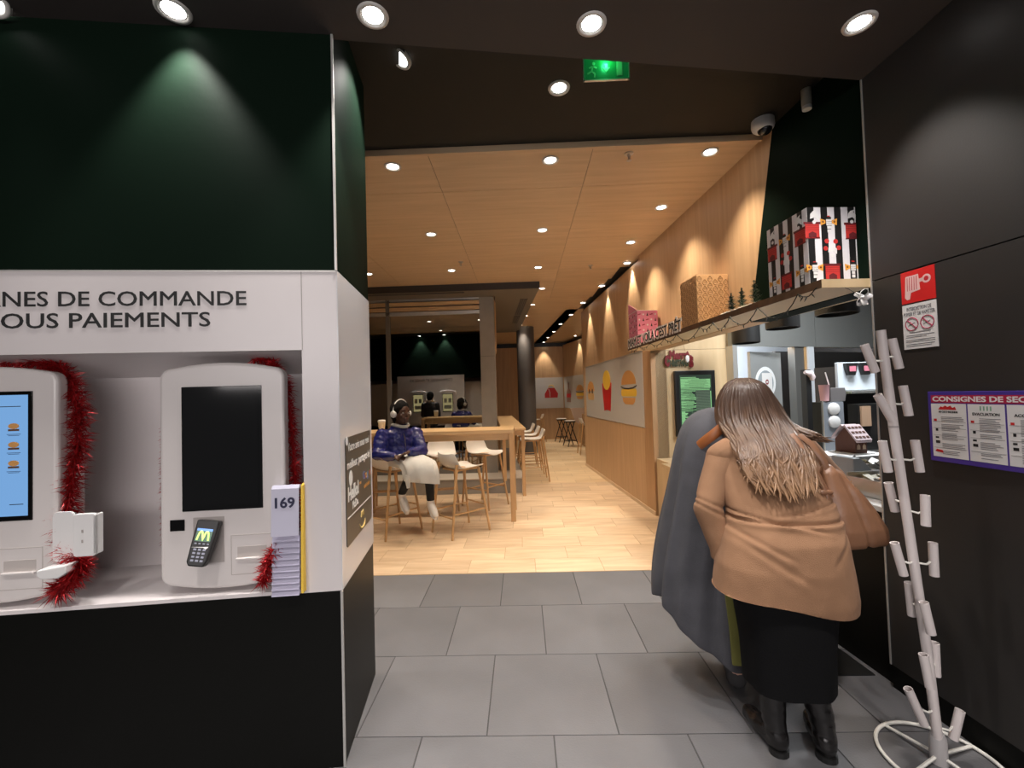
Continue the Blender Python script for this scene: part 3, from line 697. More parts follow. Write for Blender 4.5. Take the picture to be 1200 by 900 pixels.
tinsel(FK, [(-0.40, 0.12, 1.757), (-0.31, 0.11, 1.735), (-0.256, 0.10, 1.64), (-0.238, 0.10, 1.48), (-0.226, 0.10, 1.32), (-0.220, 0.10, 1.15), (-0.222, 0.10, 1.02), (-0.225, 0.03, 0.96), (-0.270, -0.012, 0.93), (-0.296, -0.018, 0.87), (-0.312, -0.02, 0.80)],
       'red tinsel garland hanging down the right side of the dark-screened kiosk', 0.045, 3000, 2)
tinsel(FK, [(-0.775, 0.13, 1.46), (-0.785, 0.14, 1.31), (-0.787, 0.14, 1.15), (-0.78, 0.14, 0.93)],
       'thin red tinsel strand peeking out at the left side of the dark-screened kiosk', 0.028, 1000, 3)

# ================================================================== POSTERS AND SIGNS
M_pdark = mat('olive black print', (0.050, 0.050, 0.042), 0.35)
t = fthing(FS, 'review_poster', 'dark review poster with white lettering on the white side of the kiosk block', 'poster', 0.317, -0.0045, 0.89)
MB().prism(rrect(-0.246, 0.246, 0.0, 0.49, 0.015), -0.003, 0.0).build('poster_sheet', M_pdark, t)
text('Votre avis nous rend', 0.038, t, (0.0, -0.003, 0.425), M_wtext, width=0.42)
text('meilleur, partagez-le!', 0.038, t, (0.0, -0.003, 0.345), M_wtext, width=0.45, bold=0.012)
text('Hello!', 0.060, t, (-0.125, -0.003, 0.20), M_wtext, width=0.19, bold=0.04)
text('McDo.', 0.034, t, (-0.095, -0.003, 0.150), M_wtext, width=0.11, bold=0.03)
plate(t, 'speech_bubble', circ(-0.17, 0.297, 0.030, 18, 0.036) , M_wtext, -0.004)
text('ou', 0.018, t, (0.005, -0.003, 0.235), M_bun, width=0.03)
for k, (ch, c_) in enumerate((('G', (0.15, 0.22, 0.55)), ('o', (0.55, 0.08, 0.06)), ('o', (0.7, 0.42, 0.05)), ('g', (0.15, 0.22, 0.55)), ('l', (0.08, 0.32, 0.12)), ('e', (0.55, 0.08, 0.06)))):
    text(ch, 0.040, t, (0.085 + k*0.026, -0.003, 0.245), mat(f'print colour {k}', c_, 0.5))
b = MB()
for k in range(5):
    b.prism([(0.09 + k*0.027 + (0.012 if j % 2 == 0 else 0.005)*math.sin(j*math.pi/5), 0.205 + (0.012 if j % 2 == 0 else 0.005)*math.cos(j*math.pi/5)) for j in range(10)], -0.004, -0.003)
b.build('rating_stars', mat('orange print', (0.7, 0.30, 0.04), 0.5), t)
lines(t, [(-0.235, 0.235, 0.122, 0.128)], M_wtext, -0.003)
gold = mat('gold print', (0.62, 0.45, 0.16), 0.45)
MB().tube([(0.005 + 0.055*i/16, -0.0036, 0.068 + 0.026*abs(math.sin(2*math.pi*i/16))) for i in range(17)], 0.0035, 6).build('arches_logo', gold, t)
MB().tube([(0.032 + 0.055*math.cos(rad(a)), -0.0036, 0.035 + 0.032*math.sin(rad(a)) + 0.01) for a in range(185, 356, 10)], [0.001 + 0.005*math.sin(math.pi*i/17) for i in range(18)], 6).build('smile_logo', gold, t)
plate(t, 'tape_corner', circ(-0.232, 0.475, 0.020, 14), M_paper, -0.005)

# red hose-reel sign, notice, safety board on the right wall (x towards the camera)
t = fthing(FR, 'hose_reel_sign', 'red fire hose sign with white pictogram on the dark right wall', 'sign', 3.393, -0.0145, 1.934)
MB().box(-0.079, 0.079, -0.003, 0, 0.0, 0.152).build('sign_plate', mat('sign red', (0.62, 0.02, 0.02), 0.35), t)
b = MB(); b.prism([(-0.062, 0.028), (-0.052, 0.016), (-0.038, 0.018), (-0.032, 0.048), (0.012, 0.054), (0.006, 0.128), (-0.055, 0.128)], -0.0036, -0.003)
b.prism(circ(0.042, 0.098, 0.020, 16), -0.0036, -0.003); b.prism([(0.008, 0.088), (0.026, 0.09), (0.026, 0.106), (0.008, 0.104)], -0.0036, -0.003)
b.build('hose_pictogram', mat('sign pink', (0.75, 0.50, 0.48), 0.4), t)
b = MB()
for k in range(5): b.prism([(-0.050 + k*0.011, 0.058), (-0.047 + k*0.011, 0.058), (-0.045 + k*0.011, 0.122), (-0.048 + k*0.011, 0.122)], -0.004, -0.0036)
b.prism(circ(0.042, 0.098, 0.011, 12), -0.004, -0.0036); b.build('hose_lines', mat('sign red dark', (0.45, 0.02, 0.03), 0.4), t)
t = fthing(FR, 'no_smoking_notice', 'white no smoking and no vaping notice below the red sign', 'notice', 3.393, -0.0145, 1.715)
MB().box(-0.079, 0.079, -0.003, 0, 0, 0.212).build('notice_sheet', M_paper, t)
M_gtext = mat('grey print', (0.16, 0.16, 0.17), 0.6)
text('INTERDICTION DE', 0.016, t, (0, -0.003, 0.182), M_gtext, width=0.115, bold=0.012)
text('FUMER ET DE VAPOTER', 0.016, t, (0, -0.003, 0.158), M_gtext, width=0.145, bold=0.012)
M_crim = mat('crimson print', (0.35, 0.015, 0.06), 0.5)
for x in (-0.036, 0.036):
    b = MB(); b.tube([(x + 0.030*math.cos(a*math.pi/14), -0.0033, 0.118 + 0.030*math.sin(a*math.pi/14)) for a in range(28)], 0.0022, 5, closed=True)
    b.tube([(x - 0.021, -0.0033, 0.139), (x + 0.021, -0.0033, 0.097)], 0.0022, 5); b.build('prohibition_ring', M_crim, t)
    MB().prism([(x - 0.018, 0.108), (x + 0.014, 0.120), (x + 0.014, 0.125), (x - 0.018, 0.113)], -0.0034, -0.003).build('cigarette_symbol', M_gtext, t)
lines(t, [(-0.05, 0.05, 0.076, 0.079), (-0.065, 0.065, 0.062, 0.065), (-0.068, 0.03, 0.054, 0.057), (-0.068, 0.068, 0.040, 0.043), (-0.068, 0.068, 0.032, 0.035), (-0.068, 0.066, 0.020, 0.023), (-0.068, 0.05, 0.012, 0.015)], M_gtext, -0.003)
t = fthing(FR, 'safety_board', 'blue and red bordered safety instruction board on the right wall', 'sign', 3.42, -0.0145, 1.20)
M_pblue = mat('violet blue print', (0.065, 0.035, 0.27), 0.35)
MB().box(0.0, 0.56, -0.012, 0, 0, 0.312).build('board', M_pblue, t, bevel=0.002)
MB().box(0.015, 0.55, -0.0128, -0.012, 0.262, 0.296).build('title_band', mat('title red', (0.42, 0.015, 0.06), 0.4), t)
text('CONSIGNES DE SECURITE', 0.021, t, (0.022, -0.0128, 0.2685), M_paper, width=0.445, bold=0.03, align='LEFT')
for k, (x0, x1) in enumerate(((0.014, 0.157), (0.163, 0.293), (0.300, 0.43), (0.437, 0.55))):
    pg = MB().box(x0, x1, -0.0128, -0.012, 0.022 + 0.0, 0.258).build('instruction_panel', M_paper, t)
    w_ = x1 - x0; xa = x0 + 0.006
    if k == 0:
        MB().prism([(x0+0.03, 0.232), (x0+0.105, 0.232), (x0+0.10, 0.246), (x0+0.09, 0.240), (x0+0.082, 0.25), (x0+0.07, 0.244), (x0+0.06, 0.25), (x0+0.05, 0.242), (x0+0.042, 0.246), (x0+0.035, 0.238)], -0.0134, -0.0128).build('red_emblem', M_red, pg)
        text('EN CAS D INCENDIE', 0.008, pg, (x0 + w_/2, -0.0128, 0.218), M_text, width=0.078, bold=0.02)
    elif k == 1:
        lines(pg, [(x0+0.045 + j*0.012, x0+0.05 + j*0.012, 0.232, 0.250) for j in range(4)], mat('green print', (0.25, 0.42, 0.30), 0.5), -0.0128)
        text('EVACUATION', 0.011, pg, (x0 + w_/2, -0.0128, 0.212), M_text, width=0.095, bold=0.02)
    else:
        text('ACCIDENT', 0.011, pg, (x0 + w_/2, -0.0128, 0.212), M_text, width=0.085, bold=0.02)
    rr = random.Random(k+5); rc = []
    z = 0.198
    while z > 0.032:
        if rr.random() < 0.8: rc.append((xa + 0.035, xa + 0.035 + (w_ - 0.05)*rr.uniform(0.6, 1), z, z + 0.0022))
        z -= 0.0065
    for z in (0.178, 0.150, 0.118, 0.062): rc.append((xa, x1 - 0.004, z, z + 0.001))
    lines(pg, rc, M_gtext, -0.0128)
    lines(pg, [(xa + 0.004, xa + 0.016, 0.180, 0.190)], M_red, -0.0128, 'red_mark')
    [lines(pg, [q_], M_text, -0.0128, 'pictogram') for q_ in ((xa + 0.010, xa + 0.020, 0.136, 0.148), (xa + 0.008, xa + 0.026, 0.082, 0.094), (xa + 0.008, xa + 0.022, 0.104, 0.112))]
    if k == 0: MB().prism([(xa+0.004, 0.045), (xa+0.038, 0.040), (xa+0.035, 0.052), (xa+0.01, 0.055)], -0.0134, -0.0128).build('red_truck', M_red, pg)

# food posters
M_pw = mat('grey white print film', (0.56, 0.55, 0.52), 0.22)
t = fthing(FR, 'food_poster', 'long white wall poster with nugget, fries and burger pictures on the oak wall', 'poster', -1.92, -0.001, 1.085)
MB().box(-1.70, 1.645, -0.006, 0.0, 0, 1.0).build('poster_sheet', M_pw, t)
MB().box(-1.71, 1.655, -0.008, 0.001, 1.0, 1.012).build('poster_rail', M_alu, t)
MB().box(-1.71, 1.655, -0.008, 0.001, -0.012, 0.0).build('poster_rail', M_alu, t)
def dome(x, z, w, h, n=16): return [(x + w*math.cos(math.pi*i/n), z + h*math.sin(math.pi*i/n)) for i in range(n+1)]
def picture_burger(t, x, z0, s=1.0, y=-0.007):
    plate(t, 'bun', dome(x, z0 + 0.30*s, 0.34*s, 0.21*s), M_bun, y)
    plate(t, 'bun', [(x-0.30*s, z0+0.10*s), (x-0.27*s, z0+0.04*s), (x-0.18*s, z0), (x+0.18*s, z0), (x+0.27*s, z0+0.04*s), (x+0.30*s, z0+0.10*s)], M_bun, y)
    plate(t, 'cheese', rrect(x-0.36*s, x+0.36*s, z0+0.12*s, z0+0.23*s, 0.05*s), M_yellow, y)
    plate(t, 'patty', [(x-0.37*s, z0+0.285*s), (x-0.2*s, z0+0.255*s), (x, z0+0.245*s), (x+0.2*s, z0+0.255*s), (x+0.37*s, z0+0.285*s), (x+0.37*s, z0+0.265*s), (x+0.2*s, z0+0.23*s), (x, z0+0.222*s), (x-0.2*s, z0+0.23*s), (x-0.37*s, z0+0.265*s)], M_blackm, y - 0.0005)
picture_burger(t, -0.87+1.92, 0.285, 0.97)
fx = -2.03 + 1.92
plate(t, 'fries', circ(fx, 0.68, 0.24, 24, 0.17), M_yellow, -0.0065)
plate(t, 'fries_box', [(fx-0.20, 0.145), (fx-0.06, 0.165), (fx+0.06, 0.165), (fx+0.20, 0.145), (fx+0.30, 0.62), (fx+0.25, 0.64), (fx+0.18, 0.56), (fx+0.08, 0.515), (fx-0.08, 0.515), (fx-0.18, 0.56), (fx-0.25, 0.64), (fx-0.30, 0.62)], M_red, -0.0075)
nx = -3.2 + 1.92
plate(t, 'nugget', dome(nx, 0.50, 0.30, 0.20), M_bun, -0.0065)
plate(t, 'nugget', rrect(nx-0.26, nx+0.26, 0.33, 0.47, 0.06), mat('tan print', (0.60, 0.38, 0.16), 0.5), -0.0065)
for dx in (-0.13, 0.13): plate(t, 'dark_spot', circ(nx + dx, 0.50, 0.05, 12), mat('patty brown', (0.12, 0.05, 0.02), 0.6), -0.0075)
t = thing('food_poster', 'white wall poster with a red meal box on the far back wall', 'poster', (0.92, 14.895, 1.07))
MB().box(-0.47, 0.50, -0.006, 0, 0, 1.06).build('poster_sheet', M_pw, t)
b = MB(); b.prism([(-0.14, 0.36), (0.30, 0.36), (0.32, 0.50), (0.20, 0.70), (-0.02, 0.70), (-0.14, 0.50)], -0.008, -0.006); b.build('meal_box', M_red, t)
MB().prism([(0.03, 0.38), (0.045, 0.38), (0.05, 0.54), (0.0, 0.68), (-0.015, 0.68), (0.03, 0.54)], -0.0095, -0.008).build('box_crease', M_pw, t)
MB().tube([(0.09 + 0.09*math.cos(rad(a)), -0.008, 0.71 + 0.08*math.sin(rad(a))) for a in range(0, 181, 20)], 0.012, 6).build('box_handle', M_yellow, t)
t = thing('food_poster', 'narrow white wall poster with a bottle picture in the bend of the far wall', 'poster', (1.455, 14.86, 1.07), rad(-76))
MB().box(0.02, 1.95, -0.006, 0, 0, 1.06).build('poster_sheet', M_pw, t)
plate(t, 'bottle', [(0.25, 0.2), (0.65, 0.2), (0.65, 0.55), (0.52, 0.65), (0.52, 0.85), (0.38, 0.85), (0.38, 0.65), (0.25, 0.55)], mat('cola print', (0.30, 0.18, 0.14), 0.5), -0.008)
plate(t, 'bottle_label', [(0.25, 0.36), (0.65, 0.36), (0.65, 0.48), (0.25, 0.48)], M_red, -0.009)
picture_burger(t, 1.45, 0.30, 0.9, -0.008)

# ================================================================== SHELF OVER THE COUNTER
t = fthing(FR, 'wall_shelf', 'long oak shelf with dark edge above the counter, holding boxes', 'shelf', 0.0, 0.0, 2.065)
MB().prism([(0.0, -0.28), (3.146, -0.28), (3.146, 0.215), (0.0, 0.06)], 0.0, 0.043, 'z').build('shelf_board', mat('pale shelf', (0.62, 0.50, 0.33), 0.5, var=0.05, vscale=4), t)
MB().box(0.0, 3.146, -0.283, -0.280, 0.0, 0.044).build('edge_band', M_shelff, t)
MB().box(3.146, 3.149, -0.283, -0.001, 0.0, 0.044).build('end_band', M_oakp, t)
SZ = 2.109
# gift boxes
M_kraft = mat('kraft gift paper', (0.60, 0.36, 0.17), 0.5)
M_kd = mat('brown print', (0.32, 0.17, 0.07), 0.5)
t = fthing(FR, 'gift_box', 'brown gift box printed with small baubles in the middle of the shelf', 'gift box', 1.655, -0.141, SZ)
MB().box(-0.155, 0.155, -0.135, 0.135, 0, 0.405).build('box_body', M_kraft, t, bevel=0.003)
b = MB()
def bauble(b, M, s=0.019):
    c_ = [M @ Vector((s*math.cos(2*math.pi*i/12), 0, s*math.sin(2*math.pi*i/12))) for i in range(12)]
    b.tube(c_, 0.0028, 4, closed=True); b.tube([M @ Vector((-s*0.8, 0, 0.1*s)), M @ Vector((s*0.8, 0, 0.1*s))], 0.0022, 4)
    b.tube([M @ Vector((-s*0.3, 0, s*1.2)), M @ Vector((s*0.3, 0, s*1.2))], 0.004, 4)
for i in range(6):
    for k in range(7):
        z = 0.03 + k*0.056 + (0.028 if i % 2 else 0)
        if z > 0.385: continue
        bauble(b, Matrix.Translation((0.1555, -0.112 + i*0.045, z)) @ Matrix.Rotation(rad(90), 4, 'Z'))
        bauble(b, Matrix.Translation((-0.128 + i*0.051, -0.1355, z)))
o = b.build('bauble_print', M_kd, t)
t = fthing(FR, 'gift_box', 'pink gift box with raised flap at the far end of the shelf', 'gift box', 0.19, -0.141, SZ)
M_pink = mat('pink gift paper', (0.72, 0.24, 0.36), 0.5)
MB().box(-0.155, 0.155, -0.13, 0.115, 0, 0.395).build('box_body', M_pink, t)
b = MB(); b.prism([(-0.155, 0.395), (0.155, 0.395), (-0.07, 0.50), (-0.155, 0.53)], -0.13, -0.126); b.build('raised_flap', M_pink, t)
MB().box(-0.155, 0.156, -0.131, 0.116, 0.393, 0.399).build('white_rim', M_paper, t)
rr = random.Random(3)
for m_, nm, n_ in ((mat('dark tree print', (0.02, 0.03, 0.02), 0.6), 'tree_print', 1), (mat('red sled print', (0.35, 0.02, 0.06), 0.6), 'red_print', 2), (M_paper, 'white_print', 3)):
    b = MB()
    for i in range(5):
        for k in range(6):
            if (i + 2*k) % 3 != n_ - 1: continue
            z = 0.04 + k*0.062; yy = -0.105 + i*0.048
            for side in (0, 1):
                s_ = 0.018
                tri = [(-s_*0.6, -s_), (s_*0.6, -s_), (0, s_*1.2)] if n_ == 1 else ([(-s_, -s_*0.5), (s_, 0), (s_*0.8, s_*0.6), (-s_, 0.1*s_)] if n_ == 2 else circ(0, 0, s_*0.6, 8))
                if side == 0: b.prism([(yy + p, z + q) for p, q in tri], 0.1552, 0.1562, 'x')
                else: b.prism([(-0.12 + i*0.06 + p, z + q) for p, q in tri], -0.1312, -0.1302)
    b.build(nm, m_, t)
# big striped box
t = fthing(FR, 'gift_box', 'large black and white striped gift box at the near end of the shelf', 'gift box', 2.89, -0.125, SZ)
mS = bpy.data.materials.new('striped paper'); mS.use_nodes = True; MATS['stripe'] = mS
nt = mS.node_tree; N = nt.nodes; L = nt.links; b_ = N['Principled BSDF']; b_.inputs['Roughness'].default_value = 0.3
tc = N.new('ShaderNodeTexCoord'); sx = N.new('ShaderNodeSeparateXYZ'); L.new(tc.outputs['Object'], sx.inputs[0])
ad = N.new('ShaderNodeMath'); ad.operation = 'ADD'; L.new(sx.outputs[0], ad.inputs[0]); L.new(sx.outputs[1], ad.inputs[1])
mo = N.new('ShaderNodeMath'); mo.operation = 'PINGPONG'; mo.inputs[1].default_value = 0.0385; L.new(ad.outputs[0], mo.inputs[0])
gt = N.new('ShaderNodeMath'); gt.operation = 'GREATER_THAN'; gt.inputs[1].default_value = 0.0195; L.new(mo.outputs[0], gt.inputs[0])
mx = N.new('ShaderNodeMix'); mx.data_type = 'RGBA'; mx.inputs[6].default_value = (0.70, 0.68, 0.70, 1); mx.inputs[7].default_value = (0.012, 0.012, 0.012, 1)
L.new(gt.outputs[0], mx.inputs[0]); L.new(mx.outputs[2], b_.inputs[0])
MB().box(-0.17, 0.17, -0.15, 0.15, 0, 0.42).build('box_body', mS, t, bevel=0.003)
M_brick = mat('brick red print', (0.50, 0.035, 0.03), 0.45); M_brickd = mat('dark red print', (0.12, 0.012, 0.015), 0.5)
M_org = mat('orange drum print', (0.75, 0.34, 0.05), 0.5)
def face(side, a, z):   # matrix placing a flat xz motif on the box; side 0 = towards the camera, 1 = towards the room
    return Matrix.Translation((0.1703, a, z)) @ Matrix.Rotation(rad(90), 4, 'Z') if side == 0 else Matrix.Translation((a, -0.1503, z))
def motif(kind, side, a, z, parent):
    M = face(side, a, z); b = MB(); b.cur = 0
    def rc(x0, x1, z0, z1, mi): b.cur = mi; b.box(x0, x1, -0.0008, 0.0, z0, z1, M)
    def ci(x, z_, r, mi): b.cur = mi; b.prism(circ(x, z_, r, 12), -0.001, -0.0002, M=M)
    if kind == 'hearth':
        rc(-0.040, 0.040, 0, 0.075, 0); rc(-0.048, 0.048, 0.075, 0.088, 1); rc(-0.042, 0.042, -0.004, 0.004, 1)
        b.cur = 1; b.prism([(-0.022, 0.004), (0.022, 0.004), (0.022, 0.025), (0.0, 0.036), (-0.022, 0.025)], -0.0014, -0.0008, M=M)
        for k in range(3): b.cur = 1; b.box(-0.04, 0.04, -0.0012, -0.0008, 0.044 + 0.011*k, 0.0455 + 0.011*k, M)
    elif kind == 'drummer':
        for s_ in (-1, 1):
            b.cur = 3; b.prism([(s_*0.018, 0.0), (s_*0.045, -0.012), (s_*0.048, 0.026), (s_*0.018, 0.016)], -0.001, -0.0002, M=M); ci(s_*0.033, 0.008, 0.006, 1)
        rc(-0.014, 0.014, -0.012, 0.022, 2); rc(-0.014, 0.014, 0.022, 0.036, 4); rc(-0.008, 0.008, 0.036, 0.042, 0)
        for k in range(3): rc(-0.016, 0.016, -0.014 + k*0.011, -0.011 + k*0.011, 4)
        rc(-0.009, 0.009, -0.05, -0.014, 2); rc(-0.012, 0.012, -0.034, -0.030, 4)
    else:
        if kind == 'bells':
            for x, z_ in ((-0.026, 0.032), (0.024, 0.03), (-0.034, -0.008), (0.040, -0.006)): ci(x, z_, 0.013, 0)
        b.cur = 2; b.prism([(-0.02, -0.03), (0.006, -0.022), (0.028, -0.04), (0.03, -0.012), (0.012, 0.004), (0.02, 0.02), (-0.004, 0.012), (-0.018, -0.004)], -0.0012, -0.0002, M=M)
        rc(-0.006, 0.004, -0.016, -0.010, 4); ci(0.002, -0.048, 0.010, 2)
    return b.build('printed_motif', [M_brick, M_brickd, M_paper, M_org, M_blackm], parent)
for side, aa in ((0, [(-0.125, 'h', 0.25), (-0.03, 'd', 0.33), (0.105, 'h', 0.245), (-0.02, 'b', 0.20), (-0.02, 'h', 0.02), (0.098, 'd', 0.08), (-0.12, 'd', 0.08), (0.10, 'f', 0.385), (-0.115, 'f', 0.385)]),
                 (1, [(-0.125, 'h', 0.22), (-0.015, 'd', 0.30), (-0.01, 'b', 0.19), (-0.01, 'h', 0.02), (-0.115, 'd', 0.07), (0.10, 'f', 0.38), (0.11, 'h', 0.235), (0.115, 'd', 0.075), (-0.12, 'f', 0.375)])):
    for a, k, z in aa: motif({'h': 'hearth', 'd': 'drummer', 'b': 'bells', 'f': 'figure'}[k], side, a, z, t)
# small bottle-brush trees
M_fir = mat('dark green bristle', (0.025, 0.085, 0.05), 0.6); M_snow = mat('snow flock', (0.75, 0.76, 0.74), 0.8)
def fir(x, y, h, label, seed):
    t = fthing(FR, 'miniature_tree', label, 'christmas tree', x, y, SZ, 'miniature trees on the shelf')
    MB().lathe([(0.022, 0), (0.022, 0.012), (0.006, 0.014), (0.005, 0.04)], 12).build('tree_base', M_snow, t)
    rr = random.Random(seed); vs = []; fs = []; vs2 = []; fs2 = []
    for i in range(1100):
        u = rr.random(); z = 0.025 + (h - 0.03)*u; rmax = 0.052*(1 - u)**0.8 + 0.004; rmax *= 0.72 + 0.28*math.cos(u*26)
        a = rr.random()*6.283; dv = Vector((math.cos(a), math.sin(a), 0.25)); p = Vector((0, 0, z)); e = p + dv*rmax*rr.uniform(0.7, 1.1)
        w = Vector((-math.sin(a), math.cos(a), 0))*0.0018; A, B_ = (vs2, fs2) if rr.random() < 0.18 else (vs, fs)
        c_ = len(A); A += [p - w, p + w, e + w*0.5, e - w*0.5]; B_.append((c_, c_+1, c_+2, c_+3))
    for nm, A, B_, m_ in (('needles', vs, fs, M_fir), ('snow', vs2, fs2, M_snow)):
        me = bpy.data.meshes.new(nm); me.from_pydata(A, [], B_); me.materials.append(m_)
        o = bpy.data.objects.new(nm, me); C.objects.link(o); o.parent = t; o['kind'] = 'stuff'
fir(2.235, -0.235, 0.15, 'smallest dark green miniature tree, next to the brown gift box', 1)
fir(2.335, -0.215, 0.165, 'middle dark green miniature tree of three on the shelf', 2)
fir(2.465, -0.205, 0.185, 'tallest dark green miniature tree, nearest the striped box', 3)
t = fthing(FR, 'cotton_snow', 'white cotton snow lying around the miniature trees on the shelf', 'snow', 2.35, -0.22, SZ)
t['kind'] = 'stuff'
b = MB(); rr = random.Random(9)
for i in range(40): b.ell((rr.uniform(-0.2, 0.2), rr.uniform(-0.045, 0.03), 0.004), (rr.uniform(0.012, 0.03), rr.uniform(0.01, 0.02), 0.008), 8)
b.build('snow', M_snow, t, smooth=60)['kind'] = 'stuff'
# cut-out lettering along the shelf edge
t = fthing(FR, 'letter_sign', 'white cut-out sign with black French words along the shelf edge', 'sign', 0.78, -0.287, SZ - 0.015)
o = text("MIAM ET VOILA C'EST PRÊT", 0.105, t, (0, 0.001, 0.0), M_paper, width=1.50, bold=0.055, depth=0.004, name='white_backing')
text("MIAM ET VOILA C'EST PRÊT", 0.085, t, (0, -0.0035, 0.012), M_text, width=1.46, bold=0.015, depth=0.001)
# string lights under the shelf edge
M_cable = mat('dark green cable', (0.012, 0.014, 0.010), 0.5); M_bulb = mat('small unlit bulb', (0.06, 0.06, 0.05), 0.3)
t = fthing(FR, 'string_lights', 'dark string of small fairy lights drooping under the shelf edge', 'string lights', 0.0, -0.288, 2.06)
anch = [0.10, 0.42, 0.76, 1.14, 1.42, 1.86, 2.06, 2.30, 2.62, 2.98, 3.12]
dro = [0.03, 0.035, 0.05, 0.05, 0.085, 0.04, 0.07, 0.085, 0.10, 0.03]
cab = []
for i in range(len(anch)-1):
    for k in range(8):
        u = k/8; cab.append(Vector((anch[i] + (anch[i+1]-anch[i])*u, R.uniform(-0.004, 0.002), 0.012 - dro[i]*4*u*(1-u) + R.uniform(-0.004, 0.004))))
cab.append(Vector((3.12, 0, 0.012)))
MB().tube(cab, 0.0030, 5).build('cable', M_cable, t)
bme = MB().lathe([(0.001, 0.0), (0.0035, 0.004), (0.004, 0.012), (0.001, 0.028)], 6).mesh('bulb', M_bulb)
for i in range(2, len(cab)-1, 2):
    o = bpy.data.objects.new('bulb', bme); C.objects.link(o); o.parent = t; o.location = cab[i]; o.rotation_euler = (rad(R.uniform(150, 215)), rad(R.uniform(-35, 35)), 0)
# bow at the near corner
t = fthing(FR, 'ribbon_bow', 'white gauze bow dangling by a wire at the near shelf corner', 'bow', 3.19, -0.10, 2.0)
M_bow = mat('white gauze', (0.74, 0.74, 0.74), 0.6)
b = MB(); rr = random.Random(4)
for k in range(5):
    a = k*1.257; p = []
    for i in range(9):
        u = i/8*6.283; rr_ = 0.022*(1 - math.cos(u)); p.append(Vector((math.cos(a)*rr_ + math.sin(u)*0.012*math.sin(a), math.sin(u)*0.014, math.sin(a)*rr_ + math.sin(u)*0.012*math.cos(a))))
    b.tube(p, [(0.010, 0.0015)]*9, 6, caps=False)
b.ell((0, -0.004, 0), (0.012, 0.012, 0.012), 10); b.build('bow_loops', M_bow, t, smooth=60)
MB().tube([(0, 0, 0), (-0.04, -0.04, 0.055), (-0.09, -0.10, 0.11)], 0.0016, 5).build('hanging_wire', M_cable, t)
MB().ell((-0.065, -0.12, 0.085), (0.012, 0.006, 0.020), 8).build('tag', M_bow, t)

# ================================================================== HANGING SIGN, SCREEN AND LEDGE ON THE END WALL
t = fthing(FE, 'christmas_sign', 'red and green Merry Christmas sign hanging on cords above the menu screen', 'sign', 0.36, -0.012, 1.945)
M_dred = mat('dark red glitter', (0.16, 0.008, 0.012), 0.4); M_dgrn = mat('dark olive glitter', (0.035, 0.045, 0.02), 0.4)
text('Merry', 0.10, t, (0.0, 0.0, 0.005), M_dred, width=0.24, bold=0.05, depth=0.008)
text('CHRISTMAS', 0.075, t, (-0.02, -0.002, -0.088), M_dgrn, width=0.27, bold=0.05, depth=0.008)
for ch, x, z in (('C', -0.155, -0.075), ('S', 0.155, -0.095)): text(ch, 0.115, t, (x, -0.004, z), M_dred, width=0.06, bold=0.08, depth=0.01)
b = MB(); b.ell((0.105, -0.012, 0.0), (0.026, 0.008, 0.048), 12); b.build('santa_beard', M_snow, t, smooth=60)
b = MB(); b.prism([(0.07, 0.045), (0.14, 0.04), (0.112, 0.10)], -0.014, -0.004); b.ell((0.15, -0.01, 0.03), (0.018, 0.01, 0.018), 10); b.build('red_hat', M_dred, t)
for x0, x1 in ((-0.07, -0.02), (0.085, 0.055)): MB().tube([(x0, 0, 0.10), (x1, -0.01, 0.20)], 0.0022, 5).build('cord', mat('tan cord', (0.30, 0.18, 0.08), 0.7), t)

t = fthing(FE, 'menu_screen', 'tall black framed screen listing orders in green on the pale end wall', 'screen', 0.542, -0.001, 0.975)
MB().box(-0.256, 0.256, -0.05, 0.0, 0, 0.82).build('bezel', M_blackm, t, bevel=0.004)
MB().box(-0.205, 0.205, -0.0515, -0.05, 0.055, 0.765).build('display', mat('green display', (0.01, 0.02, 0.01), 0.2, emit=(0.03, 0.05, 0.037), es=0.5), t)
rr = random.Random(11); bright = []; mid = []; dark = []
z = 0.73
while z > 0.10:
    h = 0.013
    if 0.60 < z < 0.70:
        bright.append((-0.19, 0.19, z, z + h)) ; dark.append((-0.15 + rr.uniform(0, 0.1), 0.10 + rr.uniform(0, 0.08), z + 0.004, z + 0.007))
    elif z > 0.575 or z < 0.115: bright.append((-0.19, -0.19 + rr.uniform(0.05, 0.38), z, z + h*0.6))
    elif 0.30 < z <= 0.575:
        bright.append((-0.19, -0.01 + rr.uniform(-0.04, 0.03), z, z + h*rr.uniform(0.45, 0.9))); mid.append((0.0, 0.18, z, z + h*0.8)); dark.append((-0.17 + rr.uniform(0, 0.1), -0.02, z + 0.004, z + 0.0065))
    else: bright.append((-0.19, -0.19 + rr.uniform(0.03, 0.12), z, z + h)); mid.append((-0.06, 0.17, z, z + h*0.4))
    z -= 0.0155
bright.append((0.185, 0.195, 0.30, 0.56))
lines(t, bright, mat('bright green text', (0.02, 0.05, 0.02), 0.4, emit=(0.28, 0.62, 0.27), es=0.5), -0.0515, 'order_lines')
lines(t, mid, mat('dim green text', (0.02, 0.05, 0.02), 0.4, emit=(0.10, 0.13, 0.10), es=0.5), -0.0517, 'order_lines')
lines(t, dark, M_text, -0.0521, 'order_lines')
lines(t, [(-0.19, 0.0, 0.065, 0.11)], mat('lime text', (0.02, 0.05, 0.02), 0.4, emit=(0.42, 0.75, 0.16), es=0.5), -0.0515, 'order_lines')

